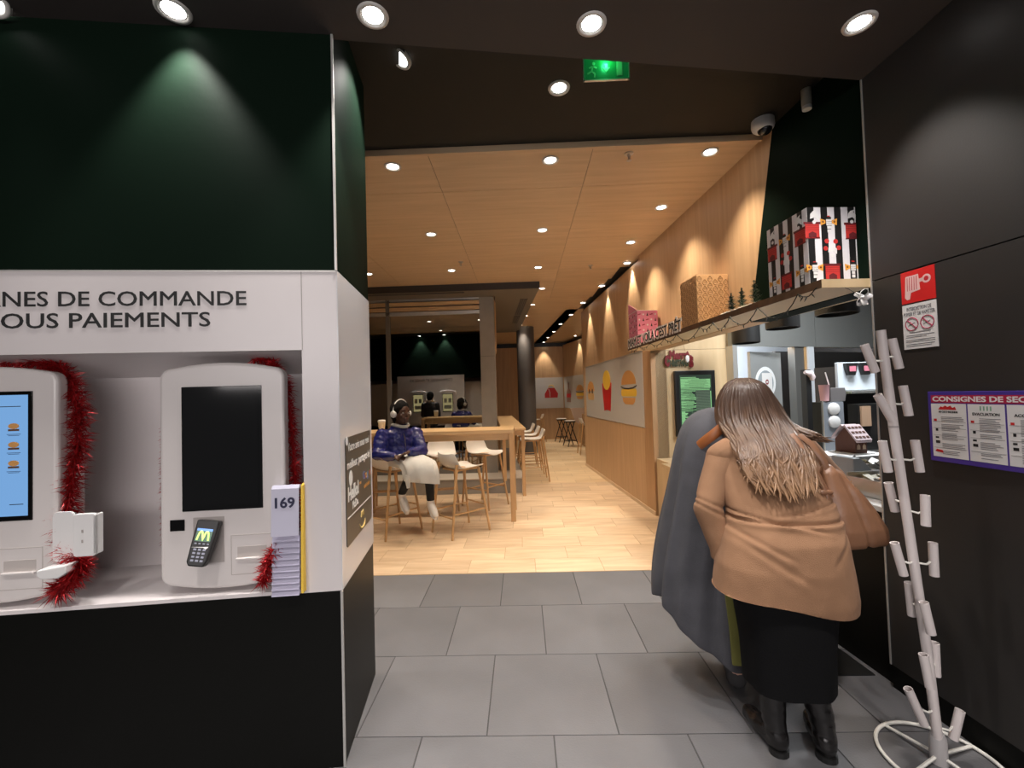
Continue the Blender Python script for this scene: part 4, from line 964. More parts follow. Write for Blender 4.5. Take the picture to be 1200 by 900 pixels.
# ---- counter
t = fthing(FR, 'serving_counter', 'black fronted serving counter with wooden top beneath the shelf', 'counter', 0.0, 0.0, 0.0)
MB().box(1.15, 3.146, 0.02, 0.72, 0.0, 0.885).build('counter_body', M_black, t)
MB().box(1.15, 3.146, -0.012, 0.74, 0.885, 0.915).build('worktop', mat('white worktop', (0.55, 0.54, 0.52), 0.3), t, bevel=0.004)
MB().box(0.03, 1.15, 0.02, 0.72, 0.0, 0.715).build('low_counter_body', M_oakp, t)
MB().box(0.62, 2.2, -0.16, 0.60, 0.72, 0.75).build('low_ledge', M_oakp, t, bevel=0.003)
mt_ = sfin(MB().prism([(1.22, 2.375), (1.838, 2.375), (1.76, 3.45), (1.22, 3.45)], 0.0, 0.006, 'z').build('trim_2', M_blackm))
# ---- things in the kitchen
MK = mat('dark steel', (0.10, 0.10, 0.10), 0.35, metal=0.5)
for x, y, z, lb in ((2.543, 4.9, 2.06, 'black drum lamp farthest from the lobby, behind the shelf'), (2.537, 4.2, 2.12, 'black drum lamp in the middle behind the shelf'), (2.515, 3.45, 2.115, 'black drum lamp nearest the lobby behind the shelf')):
    t = thing('pendant_lamp', lb, 'lamp', (x, y, z), 0, 'black drum lamps over the counter')
    MB().lathe([(0.138, 0.0), (0.145, 0.004), (0.145, 0.24), (0.138, 0.245), (0.02, 0.25)], 28, cap=False).build('lamp_shade', M_blackm, t, smooth=40)
    MB().prism(circ(0, 0, 0.14, 24), 0.03, 0.035, 'z').build('baffle', M_blackm, t)
    MB().tube([(0, 0, 0.24), (0, 0, 3.3 - z)], 0.006, 6).build('cord', M_blackm, t)
t = thing('back_counter', 'dark steel back counter behind the serving counter', 'counter', (3.9, 4.75, 0), rad(6))
MB().box(-1.1, 1.6, -0.4, 0.4, 0.0, 0.86).build('cabinet', MK, t)
MB().box(-1.12, 1.62, -0.42, 0.42, 0.86, 0.90).build('worktop', M_metal, t)
t = thing('drink_dispenser', 'silver drink dispenser with two dark spouts in the kitchen', 'dispenser', (3.72, 4.75, 0.9), rad(6))
MB().box(-0.36, 0.42, -0.02, 0.26, 0.0, 0.86).build('housing', M_kdark, t)
MB().box(-0.36, 0.42, -0.06, -0.02, 0.60, 0.90).build('front_panel', mat('pale steel panel', (0.50, 0.55, 0.60), 0.3), t, bevel=0.006)
MB().box(-0.36, 0.42, -0.22, 0.0, 0.565, 0.595).build('drip_tray', mat('drip tray steel', (0.65, 0.65, 0.62), 0.2, metal=0.8), t, bevel=0.004)
for x in (-0.235, -0.07, 0.10):
    s_ = MB().prism([(-0.065, 0.09), (0.065, 0.09), (0.055, 0.02), (0.035, -0.04), (-0.035, -0.04), (-0.055, 0.02)], -0.11, -0.06).build('spout', M_blackm, t, (x, 0, 0.80), bevel=0.006)
    MB().box(-0.035, 0.035, -0.115, -0.11, 0.0, 0.055).build('flavour_label', mat('pink label', (0.55, 0.18, 0.24), 0.5), s_)
t = thing('brewing_machine', 'dark brewing machine with copper panels below the drink dispenser', 'coffee machine', (3.62, 4.42, 0.9), rad(6))
MB().box(-0.26, 0.30, 0.0, 0.12, 0.0, 0.46).build('machine_body', M_blackm, t)
for x0, x1 in ((-0.24, -0.14), (0.12, 0.26)): MB().box(x0, x1, -0.02, 0.0, 0.24, 0.44).build('copper_panel', mat('copper panel', (0.50, 0.33, 0.22), 0.4), t)
MB().box(0.02, 0.26, -0.14, 0.0, 0.14, 0.24).build('pale_block', mat('rosy plastic', (0.45, 0.38, 0.38), 0.5), t)
t = thing('control_panel', 'steel cabinet with two round white dials beside the dark opening', 'cabinet', (3.13, 4.42, 0.9), rad(6))
MB().box(-0.10, 0.12, 0.0, 0.025, 0.0, 0.49).build('cabinet_body', mat('blue grey steel', (0.22, 0.24, 0.27), 0.35), t)
MB().box(-0.105, -0.098, -0.004, 0.004, 0.0, 0.50).build('edge_strip', M_alu, t)
MB().box(-0.10, 0.12, 0.025, 0.14, 0.0, 0.489).build('dark_back', M_blackm, t)
for z in (0.42, 0.29):
    d_ = MB().lathe([(0.062, 0.0), (0.06, 0.014), (0.05, 0.018), (0.001, 0.02)], 20, (0.01, 0, z), Matrix.Rotation(rad(90), 3, 'X')).build('dial', M_paper, t, smooth=40)
t = thing('paper_cup', 'pink paper cup with a straw on top of the dial cabinet', 'cup', (3.07, 4.44, 1.402), rad(6))
MB().lathe([(0.036, 0.0), (0.048, 0.16), (0.05, 0.163)], 18).build('cup_body', mat('pink cup', (0.72, 0.42, 0.45), 0.5), t, smooth=40)
MB().tube([(0.03, 0, 0.1), (0.055, 0, 0.16), (0.02, 0.0, 0.29)], 0.006, 6).build('straw', M_paper, t)
t = thing('syrup_box', 'grey box standing beside the pink paper cup', 'box', (3.21, 4.45, 1.392), rad(6))
MB().prism([(-0.075, 0.0), (0.08, 0.0), (0.095, 0.07), (0.085, 0.14), (-0.075, 0.14)], 0, 0.1).build('box_body', mat('grey plastic', (0.14, 0.13, 0.13), 0.5), t, bevel=0.004)
t = thing('cup_dispenser', 'pale pink tap fitting in the dark opening left of the drink dispenser', 'tap', (3.16, 4.78, 1.62), rad(6))
MB().tube([(-0.06, 0, 0.09), (0.0, 0, 0.08), (0.03, 0, 0.03), (0.02, 0, 0.0)], [0.02, 0.035, 0.03, 0.02], 8).build('tap_body', mat('rosy white', (0.62, 0.52, 0.52), 0.5), t, smooth=60)
MB().box(-0.03, 0.03, 0.02, 0.10, -0.72, 0.12).build('tap_column', M_blackm, t)
# gingerbread house on a white riser
t = thing('display_riser', 'white display riser carrying the gingerbread house on the counter', 'riser', (2.53, 3.50, 0.915), rad(12))
MB().box(-0.16, 0.30, -0.16, 0.16, 0.075, 0.095).build('riser_top', M_paper, t, bevel=0.003)
for x in (-0.14, 0.27): MB().box(x - 0.012, x + 0.012, -0.14, 0.14, 0.0, 0.075).build('riser_leg', M_alu, t)
b = None
t = thing('gingerbread_house', 'small brown gingerbread house with white icing roof on the counter', 'gingerbread house', (2.62, 3.52, 1.019), rad(12))
M_gin = mat('gingerbread', (0.10, 0.035, 0.02), 0.6, bump=0.2, bscale=40)
MB().prism([(-0.085, 0), (0.085, 0), (0.085, 0.10), (0.0, 0.20), (-0.085, 0.10)], -0.052, 0.060, 'x').build('house_walls', M_gin, t, bevel=0.002)
M_ice = mat('icing', (0.62, 0.50, 0.52), 0.5)
for s_ in (-1, 1):
    rf = MB().box(-0.068, 0.078, -0.075, 0.075, 0, 0.012).build('roof_slab', M_ice, t, (0, s_*0.055, 0.155)); rf.rotation_euler = (rad(-s_*50), 0, 0)
    if s_ == -1:
        for i in range(4):
            for k in range(3): MB().box(-0.012, 0.012, -0.010, 0.010, 0.012, 0.016).build('icing_tile', M_gin, rf, (-0.046 + i*0.034, -0.048 + k*0.046, 0), bevel=0.004)
b = MB()
for i in range(9): b.ell((-0.058 + i*0.0155, -0.108, 0.098), (0.009, 0.008, 0.014), 8)
b.build('icing_drip', M_ice, t)
for x in (-0.022, 0.030): MB().prism([(x-0.014, 0.03), (x+0.014, 0.03), (x+0.014, 0.058), (x, 0.074), (x-0.014, 0.058)], -0.088, -0.084).build('window', mat('icing window', (0.40, 0.28, 0.18), 0.5), t)
MB().box(-0.10, 0.10, -0.11, 0.11, -0.008, 0.0).build('base_board', M_paper, t)
# cutlery and napkin organisers on the counter
rr = random.Random(21)
for i, (x, y, lb) in enumerate(((2.33, 3.05, 'metal organiser with packets nearest the gingerbread house'), (2.32, 2.76, 'metal organiser full of wrapped cutlery beside the right wall'), (2.03, 2.52, 'glossy organiser with lids at the near end of the counter'))):
    t = thing('utensil_organiser', lb, 'organiser', (x, y, 0.916), rad(8), 'organisers on the serving counter')
    b = MB()
    for x0, x1, y0, y1, z0, z1 in ((-0.10, 0.12, -0.11, 0.11, 0, 0.006), (-0.10, -0.094, -0.11, 0.11, 0, 0.10), (0.114, 0.12, -0.11, 0.11, 0, 0.10), (-0.10, 0.12, -0.11, -0.104, 0, 0.07), (-0.10, 0.12, 0.104, 0.11, 0, 0.12), (0.005, 0.011, -0.11, 0.11, 0, 0.09)): b.box(x0, x1, y0, y1, z0, z1)
    b.build('tray', M_metal, t)
    for k in range(14):
        q = Matrix.Translation((rr.uniform(-0.07, 0.09), rr.uniform(-0.08, 0.08), 0.05 + rr.uniform(0, 0.06))) @ Matrix.Rotation(rr.uniform(-0.7, 0.7), 4, 'X') @ Matrix.Rotation(rr.uniform(-0.7, 0.7), 4, 'Y') @ Matrix.Rotation(rr.uniform(0, 3), 4, 'Z')
        c_ = rr.choice((M_paper, M_metal, M_kraft, mat('olive packet', (0.22, 0.20, 0.12), 0.5), MK))
        MB().box(-0.045, 0.045, -0.022, 0.022, -0.005, 0.005, q).build('packet', c_, t)
t = thing('napkin_box', 'slanted grey napkin box on the counter behind the tan bag', 'box', (2.06, 2.76, 0.916), rad(8))
MB().prism([(-0.07, 0.0), (0.08, 0.0), (0.08, 0.09), (-0.02, 0.19), (-0.07, 0.19)], -0.08, 0.08).build('box_body', mat('cool grey plastic', (0.38, 0.41, 0.44), 0.4), t, bevel=0.006)
for nm, pos, pw, sz in (('kitchen lamp', (3.3, 3.9, 3.25), KITCHEN_W, 0.9), ('kitchen back lamp', (3.0, 6.6, 3.2), KITCHEN_W*2.0, 0.8)):
    l = bpy.data.lights.new(nm, 'AREA'); l.energy = pw; l.color = (0.93, 0.97, 1.0); l.size = sz
    o = bpy.data.objects.new('kitchen_lamp', l); C.objects.link(o); o.location = pos

# ================================================================== TABLES AND STOOLS
t = thing('high_table', 'long oak high table in front of the glazed box', 'table', (-1.12, 5.60, 0))
MB().box(-1.0, 1.0, -0.30, 0.30, 1.085, 1.13).build('tabletop', M_oakt, t, bevel=0.004)
b = MB(); b.box(-0.93, 0.93, -0.25, -0.225, 1.0, 1.085); b.box(-0.93, 0.93, 0.225, 0.25, 1.0, 1.085); b.build('apron', M_oakt, t)
for sx_ in (-1, 1):
    for sy in (-1, 1):
        MB().box(sx_*0.97 - 0.03, sx_*0.97 + 0.03, sy*0.27 - 0.03, sy*0.27 + 0.03, 0, 1.085).build('leg', M_oakl, t, bevel=0.003)
t = thing('high_table', 'second oak high table running back beside the glazed box', 'table', (-0.15, 6.58, 0), TW)
MB().box(-0.19, 0.19, 0.0, 4.0, 1.005, 1.05).build('tabletop', M_oakt, t, bevel=0.012)
MB().box(0.12, 0.17, 0.05, 0.10, 0.0, 1.005).build('leg', M_oakl, t)
MB().box(0.12, 0.17, 3.85, 3.9, 0.0, 1.005).build('leg', M_oakl, t)
for yy in (0.05, 3.85): MB().box(-0.17, -0.12, yy, yy + 0.05, 0.24, 1.005).build('leg', M_oakl, t)
MB().box(-0.15, 0.15, 0.06, 3.85, 0.93, 1.005).build('apron', M_oakt, t)

def stool_parts(t):
    # local: front is +y, seat height 0.76; shell with a low curved back
    prof = [(0.23, 0.748), (0.215, 0.762), (0.14, 0.764), (0.04, 0.752), (-0.06, 0.75), (-0.135, 0.765), (-0.185, 0.81), (-0.212, 0.87), (-0.222, 0.925)]
    hw = [0.15, 0.185, 0.205, 0.21, 0.21, 0.21, 0.205, 0.195, 0.165]
    nu = 9; rings = []
    for side in (0, 1):
        for (y, z), w in zip(prof, hw):
            row = []
            for k in range(nu):
                u = k/(nu-1)*2 - 1; dip = 0.022*(1 - u*u) * (1 if z < 0.80 else 0.3); fw = 0.045*u*u if z > 0.79 else 0.0
                nrm = (0, 0, -0.012) if z < 0.80 else (0, -0.012, -0.004)
                row.append(Vector((u*w, y + fw, z - dip + 0.012*u*u)) + (Vector(nrm) if side else Vector((0,0,0))))
            rings.append(row)
    n = len(prof); vs = [p for r in rings for p in r]; fs = []
    for s in (0, 1):
        for i in range(n-1):
            for k in range(nu-1):
                a = (s*n+i)*nu + k; fs.append((a, a+1, a+nu+1, a+nu) if s == 0 else (a, a+nu, a+nu+1, a+1))
    for k in range(nu-1):
        for i in (0, n-1): a = i*nu+k; b2 = (n+i)*nu+k; fs.append((a, b2, b2+1, a+1) if i == 0 else (a, a+1, b2+1, b2))
    for i in range(n-1):
        for k in (0, nu-1): a = i*nu+k; b2 = (n+i)*nu+k; fs.append((a, a+nu, b2+nu, b2) if k == 0 else (a, b2, b2+nu, a+nu))
    b = MB(); b.add(vs, fs); o = b.build('seat', M_seat, t, smooth=60); sm = o.modifiers.new('sub', 'SUBSURF'); sm.levels = 1; sm.render_levels = 1
    top = {}; feet = {}
    for sx_ in (-1, 1):
        for sy in (-1, 1):
            tp = Vector((sx_*(0.150 if sy > 0 else 0.185), 0.155 if sy > 0 else -0.165, 0.738 if sy > 0 else 0.80)); ft = Vector((sx_*0.205, sy*0.26, 0.0))
            top[sx_, sy] = tp; feet[sx_, sy] = ft
            MB().tube([tp, ft], [0.017, 0.013], 8).build('leg', M_oakl, t, smooth=40)
    def at(sx_, sy, z): a, b2 = top[sx_, sy], feet[sx_, sy]; return a.lerp(b2, (a.z - z)/a.z)
    for (a, b2, z) in (((-1, 1), (1, 1), 0.30), ((-1, -1), (1, -1), 0.22), ((-1, -1), (-1, 1), 0.26), ((1, -1), (1, 1), 0.26)):
        MB().tube([at(*a, z), at(*b2, z)], 0.010, 6).build('footrest', M_oakl, t)
    b = MB(); b.box(-0.14, 0.14, -0.14, 0.16, 0.715, 0.735); b.build('seat_frame', M_oakl, t)
def mkstool(x, y, f, label, group, base=[None]):
    rz = math.atan2(f[1], f[0]) - math.pi/2
    if base[0] is None:
        t = thing('bar_stool', label, 'bar stool', (x, y, 0), rz, group); stool_parts(t); base[0] = t; return t
    t = copy_tree(base[0]); t.location = (x, y, 0); t.rotation_euler = (0, 0, rz); t['label'] = label; t['group'] = group; return t
GS = 'white bar stools around the front high table'
mkstool(-0.75, 4.987, (0.73, 0.68), 'white shell bar stool with oak legs, nearest in front of the high table', GS)
mkstool(-1.546, 5.0, (0.58, 0.815), 'white shell bar stool under the seated person in the blue jacket', GS)
mkstool(-0.57, 6.16, (0.788, -0.616), 'white shell bar stool behind the right end of the high table', GS)
mkstool(-1.16, 6.05, (0.25, -1.0), 'white shell bar stool behind the table, right beside the blue jacket', GS)
mkstool(-1.93, 6.0, (0.1, -1.0), 'white shell bar stool half hidden behind the kiosk block edge', GS)
G2 = 'white bar stools along the second high table'
mkstool(0.17, 7.85, (-1, -0.07), 'white shell bar stool nearest along the second high table', G2)
mkstool(0.11, 8.60, (-1, -0.07), 'white shell bar stool in the middle along the second high table', G2)
mkstool(0.03, 9.40, (-1, -0.07), 'white shell bar stool farthest along the second high table', G2)
mkstool(1.66, 11.05, (1, 0.05), 'lone oak legged bar stool past the end of the oak wall', 'bar stool by the far wall')
mkstool(0.45, 13.9, (-1, 0.2), 'pale stool beside the foot of the grey column at the back', 'stools at the back')
def black_stool(x, y, label):
    t = thing('round_stool', label, 'stool', (x, y, 0), rad(20), 'black trestle stools at the back')
    MB().lathe([(0.165, 0.735), (0.17, 0.745), (0.165, 0.755)], 20).build('seat', M_seat, t, smooth=40)
    MB().lathe([(0.16, 0.70), (0.165, 0.735)], 20).build('seat_rim', M_blackm, t)
    for k in range(4):
        a = rad(45 + 90*k); MB().tube([(0.12*math.cos(a+1.9), 0.12*math.sin(a+1.9), 0.71), (0.24*math.cos(a), 0.24*math.sin(a), 0.0)], 0.014, 6).build('leg', M_blackm, t)
    MB().tube([(0.19*math.cos(rad(45+90*k)), 0.19*math.sin(rad(45+90*k)), 0.16) for k in range(4)], 0.010, 6, closed=True).build('foot_ring', M_blackm, t)
black_stool(1.249, 14.05, 'black trestle stool with white seat, farther of two at the back')
black_stool(1.40, 12.85, 'black trestle stool with white seat, nearer of two at the back')
t = thing('banquette_partition', 'low oak partition with pale slanted panel at the back right', 'partition', (1.88, 11.9, 0), rad(5))
MB().box(-0.04, 0.04, -1.1, 1.1, 0.0, 0.95).build('oak_side', M_oakv, t)
b = MB(); b.prism([(-0.38, 1.12), (0.05, 1.12), (0.05, 0.97), (-0.10, 0.62), (-0.24, 0.72)], 0.95, 0.98); b.build('pale_panel', mat('pale rose panel', (0.66, 0.54, 0.47), 0.4), t)
# cups; the bar and cup pair behind the glass stand in for reflections
def takeaway(x, y, z, label, s=1.0):
    t = thing('takeaway_cup', label, 'cup', (x, y, z), 0)
    MB().lathe([(0.030*s, 0), (0.042*s, 0.105*s)], 18).build('cup_body', mat('cream card', (0.66, 0.58, 0.46), 0.5), t, smooth=40)
    MB().lathe([(0.045*s, 0.103*s), (0.045*s, 0.112*s), (0.040*s, 0.125*s), (0.036*s, 0.127*s)], 18).build('lid', M_paper, t, smooth=40)
takeaway(-1.86, 5.62, 1.131, 'white lidded takeaway cup on the high table behind the blue jacket', 1.15)
t = thing('reflection_bar', 'dark bar added behind the glass to stand in for a reflected bar', 'bar', (-2.1, 7.62, 0))
MB().box(-1.45, 1.40, 0.0, 0.34, 0.975, 1.03).build('bar_top', mat('dim reflected wood', (0.10, 0.06, 0.035), 0.4), t)  # brown kept dark to imitate a dim reflection in the glass
for x in (-1.3, 1.3): MB().box(x - 0.03, x + 0.03, 0.1, 0.2, 0.0, 0.975).build('bar_leg', M_bronze, t)
takeaway(-1.83, 7.75, 1.031, 'paper cup added behind the glass for a reflected cup, left of a pair', 1.45)
takeaway(-1.68, 7.76, 1.031, 'paper cup added behind the glass for a reflected cup, right of a pair', 1.45)

# ================================================================== WHITE TUBE STAND
t = thing('tube_stand', 'leaning white pole stand with short tube holders beside the right wall', 'display stand', (1.66, 1.837, 0))
P = [Vector((0, -0.007, 0.0)), Vector((-0.031, -0.007, 0.462)), Vector((-0.071, -0.007, 0.879)), Vector((-0.118, -0.007, 1.374)), Vector((-0.150, -0.007, 1.778))]
MB().tube(P, 0.0172, 14).build('pole', M_stand, t, smooth=40)
MB().tube([P[3] + Vector((0,0,-0.004)), P[3] + Vector((0,0,0.004))], 0.0178, 14).build('pole_joint', mat('joint grey', (0.40, 0.36, 0.35), 0.5), t)
MB().lathe([(0.030, 0.0), (0.028, 0.10), (0.020, 0.12)], 16).build('foot_sleeve', mat('clear grey sleeve', (0.42, 0.40, 0.40), 0.3), t, smooth=40)
ring = [(0.005 + 0.205*math.cos(i*math.pi/24), -0.005 + 0.205*math.sin(i*math.pi/24), 0.010) for i in range(48)]
MB().tube(ring, 0.0075, 8, closed=True).build('base_ring', M_wire, t, smooth=60)
for a in (20, 110, 200, 290): MB().tube([(0, 0, 0.03), (0.005 + 0.2*math.cos(rad(a)), -0.005 + 0.2*math.sin(rad(a)), 0.010)], 0.0065, 6).build('base_spoke', M_wire, t)
TB = [(-0.22,-0.007,1.719,-0.18,-0.007,1.603),(-0.106,-0.007,1.741,-0.081,-0.007,1.615),(-0.195,-0.03,1.508,-0.141,-0.03,1.403),(-0.071,-0.007,1.543,-0.053,-0.007,1.418),
(-0.167,-0.007,1.315,-0.149,-0.007,1.187),(-0.034,-0.007,1.315,-0.02,-0.007,1.184),(-0.108,0.045,1.131,-0.086,0.045,1.009),(-0.048,-0.055,1.1,-0.051,-0.055,0.977),
(-0.139,-0.007,0.895,-0.108,-0.007,0.762),(0.016,-0.007,0.892,0.016,-0.007,0.756),(-0.045,0.045,0.708,-0.038,0.045,0.569),(-0.082,-0.062,0.677,-0.059,-0.062,0.552),
(0.008,0.0,0.482,0.007,0.0,0.348),(-0.09,-0.057,0.469,-0.071,-0.057,0.338),(-0.115,-0.007,0.301,-0.058,-0.007,0.157),(0.089,-0.007,0.213,0.055,-0.007,0.097)]
def pole_at(z):
    for a, b2 in zip(P, P[1:]):
        if a.z <= z <= b2.z: return a.lerp(b2, (z - a.z)/(b2.z - a.z))
    return P[-1]
for x0, y0, z0, x1, y1, z1 in TB:
    A = Vector((x0, y0, z0)); B_ = Vector((x1, y1, z1)); ax = (A - B_).normalized()
    ho = Matrix.Translation(B_) @ Vector((0, 0, 1)).rotation_difference(ax).to_matrix().to_4x4(); h = (A - B_).length; r = 0.0160
    b = MB(); b.lathe([(r, 0), (r, h), (r - 0.003, h), (r - 0.003, 0)], 14); b.f += [(3*14 + j, 3*14 + (j+1) % 14, (j+1) % 14, j) for j in range(14)]; b.mi += [0]*14
    o = b.build('tube_holder', M_stand, t, smooth=40); o.matrix_local = ho
    mid = A.lerp(B_, 0.58); pp = pole_at(mid.z); dv = (mid - pp)
    w_ = MB().tube([pp, pp.lerp(mid, 0.5) + Vector((0, -0.012, -0.004)), mid - dv.normalized()*r*0.9], 0.0042, 6).build('holder_wire', M_wire, t)

# ================================================================== PEOPLE
def remesh(mb, name, mats, parent, voxel=0.01, smooth=3, fold=None, clamp=None):
    """fuse closed shapes into one continuous skin"""
    me = mb.mesh(name, mats); o = bpy.data.objects.new(name, me); C.objects.link(o)
    r = o.modifiers.new('r', 'REMESH'); r.mode = 'VOXEL'; r.voxel_size = voxel; r.use_smooth_shade = True
    s = o.modifiers.new('s', 'SMOOTH'); s.iterations = smooth; s.factor = 0.5
    m2 = bake(o); bpy.data.objects.remove(o)
    m2.name = name; m2.materials.clear()
    for m in (mats if isinstance(mats, (list, tuple)) else [mats]): m2.materials.append(m)
    if fold:
        ns = [v.normal.copy() for v in m2.vertices]
        for v, n in zip(m2.vertices, ns): v.co += n * fold(v.co, n)
    if clamp:
        for v in m2.vertices: v.co = clamp(v.co)
    m2.shade_smooth()
    if clamp: m2.set_sharp_from_angle(angle=rad(42))
    o = bpy.data.objects.new(name, m2); C.objects.link(o); o.parent = parent
    return o
def ring(c, hw, hd, n=28, p=2.3, rz=0.0, tilt=0.0, fold=None):
    out = []
    for j in range(n):
        a = 2*math.pi*j/n; ca, sa = math.cos(a), math.sin(a)
        x = hw*math.copysign(abs(ca)**(2/p), ca); y = hd*math.copysign(abs(sa)**(2/p), sa)
        k = 1 + (fold(a) if fold else 0); x *= k; y *= k
        out.append(Vector((c[0] + x*math.cos(rz) - y*math.sin(rz), c[1] + x*math.sin(rz) + y*math.cos(rz), c[2] + tilt*y)))
    return out
def hand(b, wrist, direction, palm_n, size=0.18, curl=0.5, side=1):
    """palm, four unequal curled fingers and a thumb from the side of the palm"""
    w = Vector(wrist); d_ = Vector(direction).normalized(); pn = Vector(palm_n); pn = (pn - d_*pn.dot(d_)).normalized(); s_ = d_.cross(pn)*side
    L_ = size; pe = w + d_*L_*0.48
    for k in (-1, 0, 1): b.cap(w + s_*k*L_*0.10, pe + s_*k*L_*0.15, L_*0.085, L_*0.075, 8)
    for k, (off, ln) in enumerate(((-0.20, 0.36), (-0.07, 0.44), (0.07, 0.42), (0.19, 0.32))):
        p0 = pe + s_*off*L_; d0 = (d_ + pn*curl*0.5).normalized(); p1 = p0 + d0*ln*L_*0.5; d1 = (d_ + pn*curl*1.6).normalized(); p2 = p1 + d1*ln*L_*0.3
        d2 = (d_*0.6 + pn*curl*2.2).normalized(); p3 = p2 + d2*ln*L_*0.22
        b.cap(p0, p1, 0.048*L_*1.05, 0.044*L_, 8); b.cap(p1, p2, 0.044*L_, 0.040*L_, 8); b.cap(p2, p3, 0.040*L_, 0.034*L_, 8)
    t0 = w + d_*L_*0.14 - s_*L_*0.16; t1 = t0 + (d_*0.8 - s_*0.6 + pn*0.3).normalized()*L_*0.22; t2 = t1 + (d_ - s_*0.1 + pn*0.4).normalized()*L_*0.17
    b.cap(t0, t1, 0.06*L_, 0.052*L_, 8); b.cap(t1, t2, 0.052*L_, 0.040*L_, 8)
def head(b, c, f, r=0.1, up=Vector((0, 0, 1))):
    """skull, jaw, nose, brow, ears; returns the head's axes"""
    c = Vector(c); f = Vector(f).normalized(); upv = (up - f*up.dot(f)).normalized(); s_ = f.cross(upv)
    M = Matrix((s_, f, upv)).transposed()
    def P(x, y, z): return c + M @ (Vector((x, y, z))*r)
    b.ell(P(0, -0.12, 0.18), (0.78*r, 0.98*r, 0.98*r), 18, M.to_4x4()); b.ell(P(0, 0.18, -0.45), (0.60*r, 0.68*r, 0.70*r), 16, M.to_4x4())
    b.cap(P(0, 0.74, -0.70), P(0, 0.72, -0.85), 0.22*r, 0.2*r, 8)
    b.cap(P(0, 0.86, 0.05), P(0, 1.00, -0.28), 0.09*r, 0.15*r, 8); b.ell(P(0, 0.92, -0.33), (0.2*r, 0.12*r, 0.1*r), 8, M.to_4x4())
    b.cap(P(-0.35, 0.72, 0.18), P(0.35, 0.72, 0.18), 0.14*r, 0.14*r, 8)
    b.cap(P(-0.2, 0.80, -0.60), P(0.2, 0.80, -0.60), 0.08*r, 0.08*r, 8)
    for k in (-1, 1):
        b.ell(P(k*0.80, -0.05, -0.08), (0.08*r, 0.2*r, 0.3*r), 8, M.to_4x4()); b.ell(P(k*0.42, 0.60, -0.28), (0.25*r, 0.2*r, 0.22*r), 8, M.to_4x4())
    return P, M
def face_parts(par, P, M, r, lipc):
    ew = mat('eye white', (0.65, 0.62, 0.58), 0.3); ir = mat('dark iris', (0.015, 0.01, 0.008), 0.2)
    for k in (-1, 1):
        e = MB(); e.ell(P(k*0.34, 0.73, 0.02), (0.15*r, 0.12*r, 0.10*r), 10, M.to_4x4()); eo = e.build('eye', ew, par, smooth=60)
        e = MB(); e.ell(P(k*0.34, 0.83, 0.02), (0.075*r, 0.04*r, 0.075*r), 8, M.to_4x4()); e.build('iris', ir, eo, smooth=60)
        e = MB(); e.tube([P(k*0.15, 0.86, 0.24), P(k*0.36, 0.84, 0.30), P(k*0.55, 0.70, 0.22)], [0.03*r, 0.05*r, 0.02*r], 6); e.build('eyebrow', ir, par)
    e = MB(); e.tube([P(-0.24, 0.83, -0.56), P(-0.08, 0.91, -0.53), P(0, 0.91, -0.545), P(0.08, 0.91, -0.53), P(0.24, 0.83, -0.56)], [0.03*r, 0.06*r, 0.05*r, 0.06*r, 0.03*r], 6)
    e.tube([P(-0.2, 0.83, -0.62), P(0, 0.90, -0.66), P(0.2, 0.83, -0.62)], [0.03*r, 0.07*r, 0.03*r], 6); e.build('mouth', lipc, par, smooth=60)
def strands(name, paths, m, parent, r0=0.006, r1=0.002, flat=None, wave=0.0):
    b = MB(); rw_ = random.Random(77)
    for p in paths:
        pts = []
        for i in range(len(p)-1):
            for k in range(3): pts.append(Vector(p[i]).lerp(Vector(p[i+1]), k/3))
        pts.append(Vector(p[-1]))
        for _ in range(2): pts = [pts[0]] + [(pts[i-1] + pts[i]*2 + pts[i+1])/4 for i in range(1, len(pts)-1)] + [pts[-1]]
        n = len(pts)
        if wave:
            ph = rw_.uniform(0, 6.28); fr = rw_.uniform(1.6, 2.6)
            pts = [q + Vector((math.sin(ph + i/n*6.28*fr)*wave, -0.5*wave*abs(math.cos(ph + i/n*6.28*fr)), 0))*max(0, i/n - 0.3)*1.6 for i, q in enumerate(pts)]
        b.tube(pts, [(r0*(0.6 + 0.8*math.sin(math.pi*min(1, 0.25 + i/n*0.75))) if i < n-1 else r1) for i in range(n)], 5)
    return b.build(name, m, parent, smooth=80)

skin_l = mat('light skin', (0.55, 0.33, 0.25), 0.5); skin_d = mat('dark skin', (0.090, 0.042, 0.026), 0.42)
M_coat = mat('camel wool', (0.285, 0.155, 0.086), 0.85, bump=0.35, bscale=350, var=0.10, vscale=7, sheen=0.04, spec=0.2)
M_skirt = mat('black skirt cloth', (0.005, 0.005, 0.0055), 0.8, spec=0.12, bump=0.2, bscale=150)
M_boot = mat('black leather', (0.010, 0.009, 0.009), 0.22)
M_cape = mat('grey wool cape', (0.078, 0.078, 0.088), 0.95, bump=0.4, bscale=300, var=0.14, vscale=9, sheen=0.03, spec=0.2)
M_bag = mat('tan leather', (0.25, 0.122, 0.065), 0.38, bump=0.1, bscale=90, var=0.10, vscale=6)
hm = bpy.data.materials.new('brown ombre hair'); hm.use_nodes = True; MATS['hair'] = hm
nt = hm.node_tree; N = nt.nodes; L = nt.links; b_ = N['Principled BSDF']; b_.inputs['Roughness'].default_value = 0.38; b_.inputs['Specular IOR Level'].default_value = 0.4
tc = N.new('ShaderNodeTexCoord'); sx = N.new('ShaderNodeSeparateXYZ'); L.new(tc.outputs['Object'], sx.inputs[0])
nz = N.new('ShaderNodeTexNoise'); nz.inputs['Scale'].default_value = 28; mp = N.new('ShaderNodeMapping'); mp.inputs['Scale'].default_value = (1, 1, 0.12)
L.new(tc.outputs['Object'], mp.inputs[0]); L.new(mp.outputs[0], nz.inputs[0])
